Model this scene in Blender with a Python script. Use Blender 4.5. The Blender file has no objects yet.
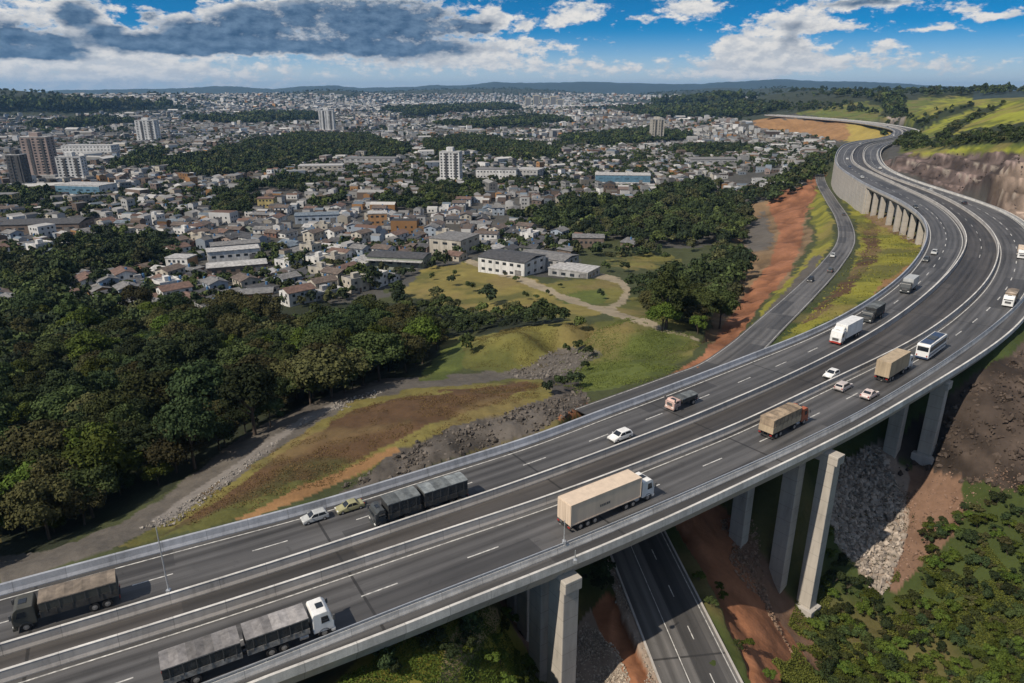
import bpy, bmesh, math, random
import numpy as np
from mathutils import Vector, Matrix
random.seed(7); np.random.seed(7)
R = math.radians
scene = bpy.context.scene
COL = scene.collection

# ------------------------------------------------------------------ camera, world, sun, exposure
CAM_H, FPX, HORIZON = 52.0, 700.0, 91.0
PITCH = math.atan((341.5 - HORIZON) / FPX)
cam_data = bpy.data.cameras.new("camera")
cam_data.sensor_width = 36.0
cam_data.lens = FPX / 1024 * 36.0
cam_data.clip_start, cam_data.clip_end = 1.0, 120000.0
cam = bpy.data.objects.new("camera", cam_data)
cam.location = (0, 0, CAM_H)
cam.rotation_euler = (R(90) - PITCH, 0, 0)
COL.objects.link(cam); scene.camera = cam

SUN_AZ, SUN_EL = R(-127), R(46)            # azimuth from +Y towards +X
sun_data = bpy.data.lights.new("sun", 'SUN')
sun_data.energy, sun_data.angle, sun_data.color = 5.0, R(0.5), (1.0, 0.89, 0.75)
sun = bpy.data.objects.new("sun", sun_data)
sd = Vector((math.sin(SUN_AZ) * math.cos(SUN_EL), math.cos(SUN_AZ) * math.cos(SUN_EL), math.sin(SUN_EL)))
sun.rotation_euler = (-sd).to_track_quat('-Z', 'Y').to_euler()
sun.location = sd * 300
COL.objects.link(sun)

scene.render.engine = 'CYCLES'
scene.view_settings.view_transform = 'Standard'
scene.view_settings.look = 'None'
scene.view_settings.gamma = 1.0
scene.view_settings.exposure = 0.0
scene.view_settings.use_curve_mapping = False
scene.cycles.use_denoising = True
scene.cycles.max_bounces = 5
scene.cycles.diffuse_bounces = 2
scene.cycles.glossy_bounces = 2
scene.cycles.volume_bounces = 0

CP, SP = math.cos(PITCH), math.sin(PITCH)
def ray(px, py):
    x = (px - 512.0) / FPX; y = (341.5 - py) / FPX
    return np.array([x, CP + y * SP, -SP + y * CP])
def U(px, py, z=0.0):
    d = ray(px, py); t = (z - CAM_H) / d[2]
    return np.array([d[0] * t, d[1] * t, z])
def project(x, y, z):
    f = y * CP - (z - CAM_H) * SP
    u = y * SP + (z - CAM_H) * CP
    f = np.where(f < 1e-3, 1e-3, f)
    return 512 + FPX * x / f, 341.5 - FPX * u / f

# ------------------------------------------------------------------ node helpers
class NT:
    def __init__(s, tree): s.t = tree; s.n = tree.nodes; s.l = tree.links
    def put(s, sock, v):
        if v is None: return
        if isinstance(v, bpy.types.NodeSocket): s.l.new(v, sock)
        elif isinstance(v, bpy.types.Node): s.l.new(v.outputs[0], sock)
        else: sock.default_value = v
    def m(s, op, a, b=None, c=None, clamp=False):
        n = s.n.new('ShaderNodeMath'); n.operation = op; n.use_clamp = clamp
        s.put(n.inputs[0], a); s.put(n.inputs[1], b); s.put(n.inputs[2], c)
        return n.outputs[0]
    def vm(s, op, a, b=None):
        n = s.n.new('ShaderNodeVectorMath'); n.operation = op
        s.put(n.inputs[0], a); s.put(n.inputs[1], b)
        return n.outputs[0]
    def noise(s, vec, scale, detail=4, rough=0.55, dist=0.0):
        n = s.n.new('ShaderNodeTexNoise'); s.put(n.inputs['Vector'], vec)
        n.inputs['Scale'].default_value = scale; n.inputs['Detail'].default_value = detail
        n.inputs['Roughness'].default_value = rough; n.inputs['Distortion'].default_value = dist
        return n
    def ramp(s, fac, stops):
        n = s.n.new('ShaderNodeValToRGB'); s.put(n.inputs[0], fac)
        e = n.color_ramp.elements
        while len(e) < len(stops): e.new(0.5)
        for i, (p, c) in enumerate(stops):
            e[i].position = p; e[i].color = (c, c, c, 1) if not hasattr(c, '__len__') else (*c, 1)
        return n.outputs[0]
    def mix(s, fac, a, b, mode='MIX'):
        n = s.n.new('ShaderNodeMix'); n.data_type = 'RGBA'; n.blend_type = mode
        s.put(n.inputs[0], fac)
        s.put(n.inputs[6], (*a, 1) if isinstance(a, tuple) and len(a) == 3 else a)
        s.put(n.inputs[7], (*b, 1) if isinstance(b, tuple) and len(b) == 3 else b)
        return n.outputs[2]
    def comb(s, x, y, z=0.0):
        n = s.n.new('ShaderNodeCombineXYZ'); s.put(n.inputs[0], x); s.put(n.inputs[1], y); s.put(n.inputs[2], z)
        return n.outputs[0]
    def smooth(s, v, lo, hi):
        n = s.n.new('ShaderNodeMapRange'); n.interpolation_type = 'SMOOTHSTEP'
        s.put(n.inputs[0], v); n.inputs[1].default_value = lo; n.inputs[2].default_value = hi
        return n.outputs[0]

# ------------------------------------------------------------------ the sky: Nishita air with cumulus in it
world = bpy.data.worlds.new("World"); scene.world = world; world.use_nodes = True
wt = NT(world.node_tree); wt.n.clear()
out = wt.n.new('ShaderNodeOutputWorld'); bg = wt.n.new('ShaderNodeBackground')
wt.l.new(bg.outputs[0], out.inputs[0]); bg.inputs[1].default_value = 0.088
tc = wt.n.new('ShaderNodeTexCoord').outputs['Generated']
sep = wt.n.new('ShaderNodeSeparateXYZ'); wt.l.new(tc, sep.inputs[0])
sky = wt.n.new('ShaderNodeTexSky'); sky.sky_type = 'NISHITA'; sky.sun_disc = False
sky.sun_elevation = SUN_EL; sky.sun_rotation = SUN_AZ
sky.altitude = 800; sky.air_density = 1.0; sky.dust_density = 0.6; sky.ozone_density = 2.5
zup = wt.m('MAXIMUM', sep.outputs[2], 0.004)
wt.l.new(wt.comb(sep.outputs[0], sep.outputs[1], wt.m('ADD', wt.m('MULTIPLY', zup, 2.4), 0.02)), sky.inputs[0])
DEG = 57.29578
az = wt.m('MULTIPLY', wt.m('ARCTAN2', sep.outputs[0], sep.outputs[1]), DEG)
el = wt.m('MULTIPLY', wt.m('ARCSINE', sep.outputs[2]), DEG)

def azel(px, py):
    d = ray(px, py); return math.degrees(math.atan2(d[0], d[1])), math.degrees(math.asin(d[2] / np.linalg.norm(d)))
# px x, px y, half widths in px, strength, darkness
CLOUDS = [
    (380, 22, 85, 24, 1.3, 1.5), (255, 24, 38, 14, 0.9, 1.0), (300, 47, 150, 6, 1.0, 1.1), (190, 34, 45, 14, 0.8, .75),
    (15, 36, 26, 12, 1.0, 1.25), (78, 14, 18, 9, 0.9, .85), (62, 44, 13, 9, 0.9, .9), (30, 56, 45, 4, 0.8, .8),
    (120, 40, 60, 22, .75, 0), (40, 10, 60, 14, .6, .1), (225, 8, 30, 7, .6, 0), (105, 33, 16, 7, .6, .75), (165, 48, 40, 4, .6, .7), (145, 14, 10, 5, .5, .6), (215, 42, 30, 9, .5, .9), (300, 6, 20, 8, .7, .1),
    (130, 24, 14, 12, -.9, 0), (178, 4, 12, 6, -1.1, 0), (48, 28, 12, 8, -.6, 0),
    (495, 16, 12, 9, .95, 0), (478, 27, 20, 5, .9, .7), (525, 25, 10, 6, .7, .1),
    (578, 12, 26, 10, 1.0, .05), (552, 23, 14, 5, .7, .1), (690, 8, 30, 10, 1.0, .25), (645, 19, 14, 3, .6, 0),
    (742, 44, 18, 13, .9, 0), (770, 58, 50, 16, .75, .05), (795, 20, 30, 8, .95, 0), (830, 26, 52, 4, .75, .2), (795, 38, 20, 12, .55, .55), (760, 60, 28, 16, .5, 0), (735, 70, 45, 8, .5, .05),
    (865, 3, 50, 6, 1.0, .75), (962, 9, 16, 4, .8, 0), (1000, 15, 24, 4, .85, .1), (952, 27, 12, 4, .7, .1), (886, 46, 14, 5, .75, .1), (915, 31, 30, 2, .5, .3),
    (490, 60, 60, 12, .55, 0), (600, 68, 90, 11, .55, .05), (840, 62, 80, 8, .5, .0), (400, 62, 70, 9, .45, .25), (120, 74, 170, 14, .8, 0), (950, 66, 60, 8, .42, .1), (520, 44, 60, 6, .5, 0),
]
blob = bpy.data.node_groups.new("cloud_blob", 'ShaderNodeTree')
for nm in ('az', 'el', 'a', 'e', 'sa', 'se'): blob.interface.new_socket(nm, in_out='INPUT', socket_type='NodeSocketFloat')
blob.interface.new_socket('v', in_out='OUTPUT', socket_type='NodeSocketFloat')
bt = NT(blob); gi = bt.n.new('NodeGroupInput'); go = bt.n.new('NodeGroupOutput')
q = [bt.m('DIVIDE', bt.m('SUBTRACT', gi.outputs[i], gi.outputs[i + 2]), gi.outputs[i + 4]) for i in (0, 1)]
bt.l.new(bt.m('EXPONENT', bt.m('MULTIPLY', bt.m('ADD', bt.m('MULTIPLY', q[0], q[0]), bt.m('MULTIPLY', q[1], q[1])), -1.0)), go.inputs[0])

cover = bpy.data.node_groups.new("cloud_cover", 'ShaderNodeTree')
for nm in ('az', 'el'): cover.interface.new_socket(nm, in_out='INPUT', socket_type='NodeSocketFloat')
for nm in ('density', 'dark', 'relief'): cover.interface.new_socket(nm, in_out='OUTPUT', socket_type='NodeSocketFloat')
ct = NT(cover); gi = ct.n.new('NodeGroupInput'); go = ct.n.new('NodeGroupOutput')
p = ct.comb(gi.outputs[0], ct.m('MULTIPLY', gi.outputs[1], 2.0))
w1 = ct.noise(p, 0.55, 3); wv = ct.n.new('ShaderNodeSeparateColor'); ct.l.new(w1.outputs['Color'], wv.inputs[0])
a2 = ct.m('ADD', gi.outputs[0], ct.m('MULTIPLY', ct.m('SUBTRACT', wv.outputs[0], .5), 3.2))
e2 = ct.m('ADD', gi.outputs[1], ct.m('MULTIPLY', ct.m('SUBTRACT', wv.outputs[1], .5), 1.0))
dens = None; dark = None
for (x, y, sx, sy, amp, dk) in CLOUDS:
    a, e = azel(x, y)
    g = ct.n.new('ShaderNodeGroup'); g.node_tree = blob
    ct.l.new(a2, g.inputs[0]); ct.l.new(e2, g.inputs[1])
    for i, v in enumerate((a, e, sx * 0.078, sy * 0.078)): g.inputs[2 + i].default_value = v
    v = ct.m('MULTIPLY', g.outputs[0], amp); dens = v if dens is None else ct.m('ADD', dens, v)
    if dk: v = ct.m('MULTIPLY', g.outputs[0], dk); dark = v if dark is None else ct.m('ADD', dark, v)
fb = ct.noise(p, 0.75, 7, 0.62).outputs[0]
fb2 = ct.noise(p, 2.6, 3, 0.6).outputs[0]
fbm = ct.m('ADD', ct.m('MULTIPLY', ct.m('SUBTRACT', fb, .5), 1.9), ct.m('MULTIPLY', ct.m('SUBTRACT', fb2, .5), .5))
ct.l.new(ct.m('ADD', dens, fbm), go.inputs[0])
ct.l.new(ct.m('ADD', dark, ct.m('MULTIPLY', fbm, -.06)), go.inputs[1])
p2 = ct.comb(ct.m('ADD', gi.outputs[0], -.30), ct.m('ADD', ct.m('MULTIPLY', gi.outputs[1], 2.0), .75))
ct.l.new(ct.m('SUBTRACT', ct.noise(p, .75, 5, .6).outputs[0], ct.noise(p2, .75, 5, .6).outputs[0]), go.inputs[2])
def cov(da, de):
    g = wt.n.new('ShaderNodeGroup'); g.node_tree = cover
    wt.l.new(wt.m('ADD', az, da), g.inputs[0]); wt.l.new(wt.m('ADD', el, de), g.inputs[1]); return g
c0 = cov(0, 0)
alpha = wt.smooth(wt.m('ADD', c0.outputs[0], wt.m('MULTIPLY', wt.smooth(el, 9, 16), .42)), .25, .72)  # extra cloud added above the view to whiten the ambient light
rim = wt.smooth(c0.outputs[2], -.16, .18)
thick = wt.smooth(c0.outputs[0], .55, 1.5)
shade = wt.m('SUBTRACT', wt.m('ADD', wt.smooth(c0.outputs[1], .16, .8), wt.m('MULTIPLY', thick, .10)), wt.m('MULTIPLY', rim, .08), clamp=True)
shade = wt.m('MULTIPLY', shade, wt.smooth(c0.outputs[0], .36, .98))
body = wt.mix(wt.smooth(c0.outputs[2], -.34, .36), (.30, .85, 1.8), (1.75, 2.75, 4.1))
light = wt.mix(wt.m('MULTIPLY', wt.m('SUBTRACT', 1.0, rim), .50), (9.6, 9.2, 8.7), (4.2, 5.0, 6.0))
ccol = wt.mix(shade, light, body)
hsv = wt.n.new('ShaderNodeHueSaturation'); hsv.inputs['Saturation'].default_value = 1.42; hsv.inputs['Value'].default_value = 1.15
wt.l.new(wt.mix(1.0, sky.outputs[0], (.60, .86, .97), 'MULTIPLY'), hsv.inputs['Color'])
haze_f = wt.m('MULTIPLY', wt.smooth(el, 4.6, -.2), .93)
skyc = wt.mix(haze_f, hsv.outputs[0], (7.2, 7.7, 8.1))
wt.l.new(wt.mix(alpha, skyc, ccol), bg.inputs[0])

# ------------------------------------------------------------------ materials
MATS = {}
def mat(name, col, rough=0.7, metal=0.0, var=0.18, scale=1.5, bump=0.0, bscale=None, streak=False, spec=0.5, col2=None, obj=True, detail=5):
    if name in MATS: return MATS[name]
    m = bpy.data.materials.new(name); m.use_nodes = True; t = NT(m.node_tree)
    b = t.n['Principled BSDF']
    b.inputs['Roughness'].default_value = rough; b.inputs['Metallic'].default_value = metal
    b.inputs['Specular IOR Level'].default_value = spec
    co = t.n.new('ShaderNodeTexCoord').outputs['Object' if obj else 'Generated']
    if streak:
        mp = t.n.new('ShaderNodeMapping'); mp.inputs['Scale'].default_value = (1, 1, .18); t.l.new(co, mp.inputs[0]); cv = mp.outputs[0]
    else: cv = co
    n1 = t.noise(cv, scale, detail, .6)
    c2 = col2 or tuple(max(0, c * (1 - var * 2)) for c in col)
    hi = tuple(min(1, c * (1 + var)) for c in col)
    c = t.ramp(n1.outputs[0], [(.28, c2), (.72, hi)])
    t.l.new(c, b.inputs['Base Color'])
    if bump:
        n2 = t.noise(co, bscale or scale * 6, 4, .6)
        bp = t.n.new('ShaderNodeBump'); bp.inputs['Strength'].default_value = bump; bp.inputs['Distance'].default_value = .1
        t.l.new(n2.outputs[0], bp.inputs['Height']); t.l.new(bp.outputs[0], b.inputs['Normal'])
    MATS[name] = m; return m

def foliage_mat(name, c_dark, c_light, hue=0.03):
    m = bpy.data.materials.new(name); m.use_nodes = True; t = NT(m.node_tree); b = t.n['Principled BSDF']
    b.inputs['Roughness'].default_value = .8; b.inputs['Specular IOR Level'].default_value = .08
    geo = t.n.new('ShaderNodeNewGeometry'); oi = t.n.new('ShaderNodeObjectInfo')
    n = t.noise(geo.outputs['Position'], .35, 4, .7)
    f = t.m('ADD', t.m('MULTIPLY', n.outputs[0], .9), t.m('MULTIPLY', t.m('SUBTRACT', geo.outputs['Random Per Island'], .5), .26))
    c = t.ramp(f, [(.2, c_dark), (.8, c_light)])
    h = t.n.new('ShaderNodeHueSaturation'); t.l.new(c, h.inputs['Color'])
    t.l.new(t.m('ADD', .5, t.m('MULTIPLY', t.m('SUBTRACT', oi.outputs['Random'], .55), hue * 2)), h.inputs['Hue'])
    t.l.new(t.m('ADD', .55, t.m('MULTIPLY', oi.outputs['Random'], .95)), h.inputs['Value'])
    t.l.new(h.outputs[0], b.inputs['Base Color']); 
    MATS[name] = m; return m

def attr_mat(name, rough=.9, fine=.25, fscale=1.3, bump=.35, far_scale=.05):
    m = bpy.data.materials.new(name); m.use_nodes = True; t = NT(m.node_tree); b = t.n['Principled BSDF']
    b.inputs['Roughness'].default_value = rough; b.inputs['Specular IOR Level'].default_value = .2
    at = t.n.new('ShaderNodeAttribute'); at.attribute_name = 'Col'
    geo = t.n.new('ShaderNodeNewGeometry')
    n = t.noise(geo.outputs['Position'], fscale, 6, .65); n2 = t.noise(geo.outputs['Position'], far_scale, 5, .6)
    v = t.m('ADD', t.m('MULTIPLY', n.outputs[0], fine * 2), t.m('MULTIPLY', n2.outputs[0], fine * 1.4))
    n3 = t.noise(geo.outputs['Position'], fscale * .22, 5, .7, .6); v = t.m('ADD', v, t.m('MULTIPLY', t.m('SUBTRACT', n3.outputs[0], .5), fine * 3.2))
    v = t.m('ADD', v, 1 - fine * 1.7)
    c = t.vm('MULTIPLY', at.outputs['Color'], t.comb(v, v, v))
    t.l.new(c, b.inputs['Base Color'])
    if bump:
        bp = t.n.new('ShaderNodeBump'); bp.inputs['Strength'].default_value = bump; bp.inputs['Distance'].default_value = .5
        t.l.new(n.outputs[0], bp.inputs['Height']); t.l.new(bp.outputs[0], b.inputs['Normal'])
    MATS[name] = m; return m

# ------------------------------------------------------------------ mesh helpers
def tag(o, label=None, cat=None, group=None, kind=None):
    if label: o['label'] = label
    if cat: o['category'] = cat
    if group: o['group'] = group
    if kind: o['kind'] = kind
    return o
def empty(name, loc=(0, 0, 0), rz=0.0):
    o = bpy.data.objects.new(name, None); o.empty_display_size = 1; COL.objects.link(o)
    o.location = loc; o.rotation_euler = (0, 0, rz); return o
KIDS = {}
def link(o, parent=None):
    COL.objects.link(o)
    if parent is not None:
        o.parent = parent; KIDS.setdefault(parent.name, []).append(o)
    return o
def copy_tree(o, parent=None):
    c = o.copy(); link(c, parent)
    for ch in KIDS.get(o.name, []): copy_tree(ch, c)
    return c
def np_mesh(name, verts, faces, material, parent=None, smooth=False, face_cols=None, vert_cols=None, mats=None, mat_idx=None):
    """faces: (n,4) or (n,3) int array"""
    me = bpy.data.meshes.new(name); verts = np.asarray(verts, np.float32); faces = np.asarray(faces, np.int32)
    k = faces.shape[1]; n = len(faces)
    me.vertices.add(len(verts)); me.vertices.foreach_set('co', verts.ravel())
    me.loops.add(n * k); me.loops.foreach_set('vertex_index', faces.ravel())
    me.polygons.add(n); me.polygons.foreach_set('loop_start', np.arange(n, dtype=np.int32) * k)
    me.polygons.foreach_set('loop_total', np.full(n, k, np.int32))
    me.polygons.foreach_set('use_smooth', np.full(n, smooth))
    for mm in (mats or [material]): me.materials.append(mm)
    if mat_idx is not None: me.polygons.foreach_set('material_index', np.asarray(mat_idx, np.int32))
    if face_cols is not None:
        a = me.attributes.new('Col', 'FLOAT_COLOR', 'FACE'); a.data.foreach_set('color', np.c_[face_cols, np.ones(n)].astype(np.float32).ravel())
    if vert_cols is not None:
        a = me.attributes.new('Col', 'FLOAT_COLOR', 'POINT'); a.data.foreach_set('color', np.c_[vert_cols, np.ones(len(verts))].astype(np.float32).ravel())
    me.update(); me.validate()
    return link(bpy.data.objects.new(name, me), parent)

class MB:
    def __init__(s): s.v = []; s.f = []; s.mi = []
    def add(s, vs, fs, mi=0):
        o = len(s.v); s.v += [tuple(v) for v in vs]; s.f += [tuple(i + o for i in f) for f in fs]; s.mi += [mi] * len(fs); return s
    def box(s, x0, x1, y0, y1, z0, z1, mi=0, M=None):
        vs = [(x, y, z) for x in (x0, x1) for y in (y0, y1) for z in (z0, z1)]
        if M is not None: vs = [tuple(M @ Vector(v)) for v in vs]
        return s.add(vs, [(0, 1, 3, 2), (4, 6, 7, 5), (0, 4, 5, 1), (2, 3, 7, 6), (0, 2, 6, 4), (1, 5, 7, 3)], mi)
    def prism(s, prof, y0, y1, mi=0):          # profile in x,z ; extruded along y
        n = len(prof); vs = [(x, y0, z) for x, z in prof] + [(x, y1, z) for x, z in prof]
        fs = [tuple(range(n)), tuple(range(2 * n - 1, n - 1, -1))] + [(i, i + n, (i + 1) % n + n, (i + 1) % n) for i in range(n)]
        return s.add(vs, fs, mi)
    def cyl(s, p, q, r, seg=12, mi=0, r2=None):
        p = Vector(p); q = Vector(q); d = (q - p).normalized(); u = d.orthogonal().normalized(); w = d.cross(u); r2 = r if r2 is None else r2
        vs = [tuple(p + (u * math.cos(2 * math.pi * i / seg) + w * math.sin(2 * math.pi * i / seg)) * r) for i in range(seg)]
        vs += [tuple(q + (u * math.cos(2 * math.pi * i / seg) + w * math.sin(2 * math.pi * i / seg)) * r2) for i in range(seg)]
        fs = [(i, (i + 1) % seg, (i + 1) % seg + seg, i + seg) for i in range(seg)] + [tuple(range(seg - 1, -1, -1)), tuple(range(seg, 2 * seg))]
        return s.add(vs, fs, mi)
    def build(s, name, mats, parent=None, bevel=0.0, smooth=False, seg=2, loc=None):
        me = bpy.data.meshes.new(name); me.from_pydata(s.v, [], s.f)
        for mm in (mats if isinstance(mats, (list, tuple)) else [mats]): me.materials.append(mm)
        me.polygons.foreach_set('material_index', s.mi)
        bm = bmesh.new(); bm.from_mesh(me)
        bmesh.ops.recalc_face_normals(bm, faces=bm.faces)
        if bevel: bmesh.ops.bevel(bm, geom=list(bm.edges), offset=bevel, segments=seg, affect='EDGES', profile=.6, clamp_overlap=True)
        if smooth:
            for f in bm.faces: f.smooth = True
        bm.to_mesh(me); bm.free()
        o = bpy.data.objects.new(name, me)
        if loc: o.location = loc
        return link(o, parent)

# ------------------------------------------------------------------ numpy noise
def vnoise(x, y, seed=0):
    xi = np.floor(x).astype(np.int64); yi = np.floor(y).astype(np.int64); fx = x - xi; fy = y - yi
    def h(a, b):
        n = (a * 374761393 + b * 668265263 + seed * 974634777) & 0x7fffffff
        n = ((n ^ (n >> 13)) * 1274126177) & 0x7fffffff
        return ((n ^ (n >> 16)) & 0xffff) / 65535.0
    fx = fx * fx * (3 - 2 * fx); fy = fy * fy * (3 - 2 * fy)
    return (h(xi, yi) * (1 - fx) + h(xi + 1, yi) * fx) * (1 - fy) + (h(xi, yi + 1) * (1 - fx) + h(xi + 1, yi + 1) * fx) * fy
def fbm(x, y, sc, oct=4, seed=0):
    v = 0; a = .5; x = np.asarray(x, float) / sc; y = np.asarray(y, float) / sc
    for i in range(oct): v = v + a * vnoise(x, y, seed + i * 17); x = x * 2.03 + 11.3; y = y * 2.03 + 5.7; a *= .5
    return v / (1 - .5 ** oct)
def sstep(v, lo, hi):
    t = np.clip((v - lo) / (hi - lo), 0, 1); return t * t * (3 - 2 * t)
def inpoly(px, py, poly):
    r = np.zeros(px.shape, bool); n = len(poly)
    for i in range(n):
        x0, y0 = poly[i]; x1, y1 = poly[(i + 1) % n]
        if y0 == y1: continue
        c = ((y0 > py) != (y1 > py)) & (px < (x1 - x0) * (py - y0) / (y1 - y0) + x0); r ^= c
    return r
def catmull(P, per=12):
    P = np.asarray(P, float); Q = np.vstack([2 * P[0] - P[1], P, 2 * P[-1] - P[-2]]); out = []
    for i in range(1, len(Q) - 2):
        p0, p1, p2, p3 = Q[i - 1], Q[i], Q[i + 1], Q[i + 2]
        d = [max(1e-6, np.linalg.norm(b[:2] - a[:2])) ** .5 for a, b in ((p0, p1), (p1, p2), (p2, p3))]
        m1 = (p2 - p1) - 0 * p1; 
        t1 = ((p1 - p0) / d[0] - (p2 - p0) / (d[0] + d[1]) + (p2 - p1) / d[1]) * d[1]
        t2 = ((p2 - p1) / d[1] - (p3 - p1) / (d[1] + d[2]) + (p3 - p2) / d[2]) * d[1]
        for t in np.linspace(0, 1, per, endpoint=False):
            out.append((2 * t**3 - 3 * t**2 + 1) * p1 + (t**3 - 2 * t**2 + t) * t1 + (-2 * t**3 + 3 * t**2) * p2 + (t**3 - t**2) * t2)
    out.append(P[-1]); return np.array(out)

# ------------------------------------------------------------------ the viaduct alignment
TA = [(0,584),(200,531),(328,498),(450,460.5),(528,437),(600,410),(673,383.5),(746,355.5),(812,329.5),(840,316),(884,289),(910,266),(924,245),(927,229),(922,215),(909,205),(891,194.7),(871,186),(853,175.6),(841.6,168),(836,160),(837,152),(843,145),(853,141),(869,139.6),(884.6,136.5),(893.5,132),(890.5,128),(871,124),(841.6,120),(793,116.4),(763.5,114.4)]
TC = [(0,643.5),(200,584),(291.5,555.6),(400,520),(450,503.5),(500,487),(600,451),(650,432),(688,417.5),(746,393),(774,381),(848,345),(895,317),(940,281),(961,256),(967.5,238),(962,224),(950,211),(932,199),(903,186),(874,172.7),(856,164),(852,156.5),(857,146.5),(866,142)]
TD = [(0,670.4),(200,609),(400,544),(450,527.4),(557,492),(633,464),(650,457.5),(752,416.5),(792,397),(850,370),(913,339),(957,309),(986,281),(997,259),(998,243),(988,225.4),(970,211),(947,197.6),(920.6,186),(888,175.6),(868,164),(863.5,155),(866,146.6),(877,141.8)]
TF = [(211,682),(400,607),(450,588),(528,558),(600,529),(650,508),(724.5,475.5),(774,453.5),(850,417),(920,376),(979,336),(1024,298)]
TF2 = [(1024,222.5),(999.7,208),(970,197.6),(935,186.5),(894,172),(882.6,163),(878,153.7),(882,146.5),(900,139.8),(916,134),(920,130),(904,126.4)]
TG = [(251,683),(400,627.5),(450,607),(572,559),(600,547),(650,526),(774,468),(850,431),(920,391),(1012,331)]
def W2(L, z): return np.array([U(x, y, z)[:2] for x, y in L])
WA, WC, WD, WF, WG = W2(TA, 1.2), W2(TC, 1.3), W2(TD, 1.3), W2(TF, 1.0), W2(TG, .35)
WF = np.vstack([WF, [(148, 193), (166, 217), (184, 243), (200, 268)], W2(TF2, 1.0)])
WG = np.vstack([WG, [(136, 174.6), (150, 191.5), (168, 215.5), (186, 242), (202, 267)], W2(TF2, 1.0) + np.array([2.0, -.9])])
WM = np.vstack([WC, [(445, 845), (513, 955), (563, 1062), (598, 1195), (621, 1365), (610, 1565), (588, 1700)]])
WM = np.vstack([WM[0] + (WM[0] - WM[2]) / np.linalg.norm(WM[0] - WM[2]) * np.array([[60.0], [25.0]]), WM])
for _ in range(2): WM[1:-1] = WM[1:-1] * .6 + (WM[:-2] + WM[2:]) * .2 if False else WM[1:-1]
dense = catmull(WM, 24)
seg = np.r_[0, np.cumsum(np.linalg.norm(np.diff(dense, axis=0), axis=1))]
st = [0.0]
while st[-1] < seg[-1] - 1:
    x = np.interp(st[-1], seg, dense[:, 0]); y = np.interp(st[-1], seg, dense[:, 1]); st.append(st[-1] + max(.9, math.hypot(x, y) * .009))
st = np.array(st[:-1])
MC = np.c_[np.interp(st, seg, dense[:, 0]), np.interp(st, seg, dense[:, 1])]
def gsm(a, k):
    w = np.exp(-.5 * (np.arange(-3 * k, 3 * k + 1) / k) ** 2); w /= w.sum()
    if a.ndim == 1: return np.convolve(np.pad(a, 3 * k, mode='reflect', reflect_type='odd'), w, 'valid')
    return np.c_[gsm(a[:, 0], k), gsm(a[:, 1], k)]
MC = gsm(MC, 5)
TAN = np.gradient(MC, axis=0); TAN /= np.linalg.norm(TAN, axis=1)[:, None]
TAN = gsm(TAN, 3); TAN /= np.linalg.norm(TAN, axis=1)[:, None]
NOR = np.c_[-TAN[:, 1], TAN[:, 0]]          # to the left
S = np.r_[0, np.cumsum(np.linalg.norm(np.diff(MC, axis=0), axis=1))]
def station(p):
    d = np.hypot(MC[:, 0] - p[0], MC[:, 1] - p[1]); i = int(np.argmin(d)); v = np.asarray(p[:2]) - MC[i]
    return S[i] + v @ TAN[i], v @ NOR[i]
def offs(Wc, tail=None):
    P = catmull(Wc, 8); so = np.array([station(p) for p in P]); o = np.argsort(so[:, 0]); so = so[o]
    return gsm(np.interp(S, so[:, 0], so[:, 1]), 6)
oA, oD, oF, oG = offs(WA), offs(WD), offs(WF), offs(WG)
oC = np.zeros_like(oA)
far = S > station(WC[-1])[0]
oF = np.minimum(oF, oD - 7.0); oG = np.minimum(oG, oF - 1.5)
oA = np.maximum(oA, 7.0)
def at_s(s, off, z=0.0):
    x = np.interp(s, S, MC[:, 0]); y = np.interp(s, S, MC[:, 1]); nx = np.interp(s, S, NOR[:, 0]); ny = np.interp(s, S, NOR[:, 1])
    return np.array([x + nx * off, y + ny * off, z])
def heading(s):
    tx = np.interp(s, S, TAN[:, 0]); ty = np.interp(s, S, TAN[:, 1]); return math.atan2(ty, tx)
def strip(o0, o1, z0, z1, sel=None):
    """verts of a ribbon between two offset arrays"""
    a = MC + NOR * o0[:, None]; b = MC + NOR * o1[:, None]
    return np.c_[a, np.full(len(a), z0)], np.c_[b, np.full(len(b), z1)]
def sweep(name, prof, material, parent=None, sel=None, close=True, uv=True, smooth=False):
    """prof: list of (offset array, z) swept along the stations"""
    idx = np.arange(len(S)) if sel is None else np.where(sel)[0]
    k = len(prof); V = np.zeros((len(idx), k, 3)); UVs = np.zeros((len(idx), k, 2))
    for j, (o, z) in enumerate(prof):
        o = np.broadcast_to(o, S.shape)
        V[:, j, :2] = (MC + NOR * o[:, None])[idx]; V[:, j, 2] = z if np.isscalar(z) else np.asarray(z)[idx]
        UVs[:, j, 0] = S[idx]; UVs[:, j, 1] = o[idx]
    n = len(idx); F = []
    for j in range(k if close else k - 1):
        j2 = (j + 1) % k; i = np.arange(n - 1)
        F.append(np.c_[i * k + j, (i + 1) * k + j, (i + 1) * k + j2, i * k + j2])
    F = np.vstack(F)
    o = np_mesh(name, V.reshape(-1, 3), F, material, parent, smooth)
    me = o.data
    if close and k > 2:
        bm = bmesh.new(); bm.from_mesh(me); bm.verts.ensure_lookup_table()
        try:
            bm.faces.new([bm.verts[j] for j in range(k)]); bm.faces.new([bm.verts[(n - 1) * k + j] for j in reversed(range(k))])
        except ValueError: pass
        bmesh.ops.recalc_face_normals(bm, faces=bm.faces); bm.to_mesh(me); bm.free()
    u = me.uv_layers.new(name='UVMap'); li = np.zeros(len(me.loops), np.int32); me.loops.foreach_get('vertex_index', li)
    u.data.foreach_set('uv', UVs.reshape(-1, 2)[li].astype(np.float32).ravel())
    return o

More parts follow.
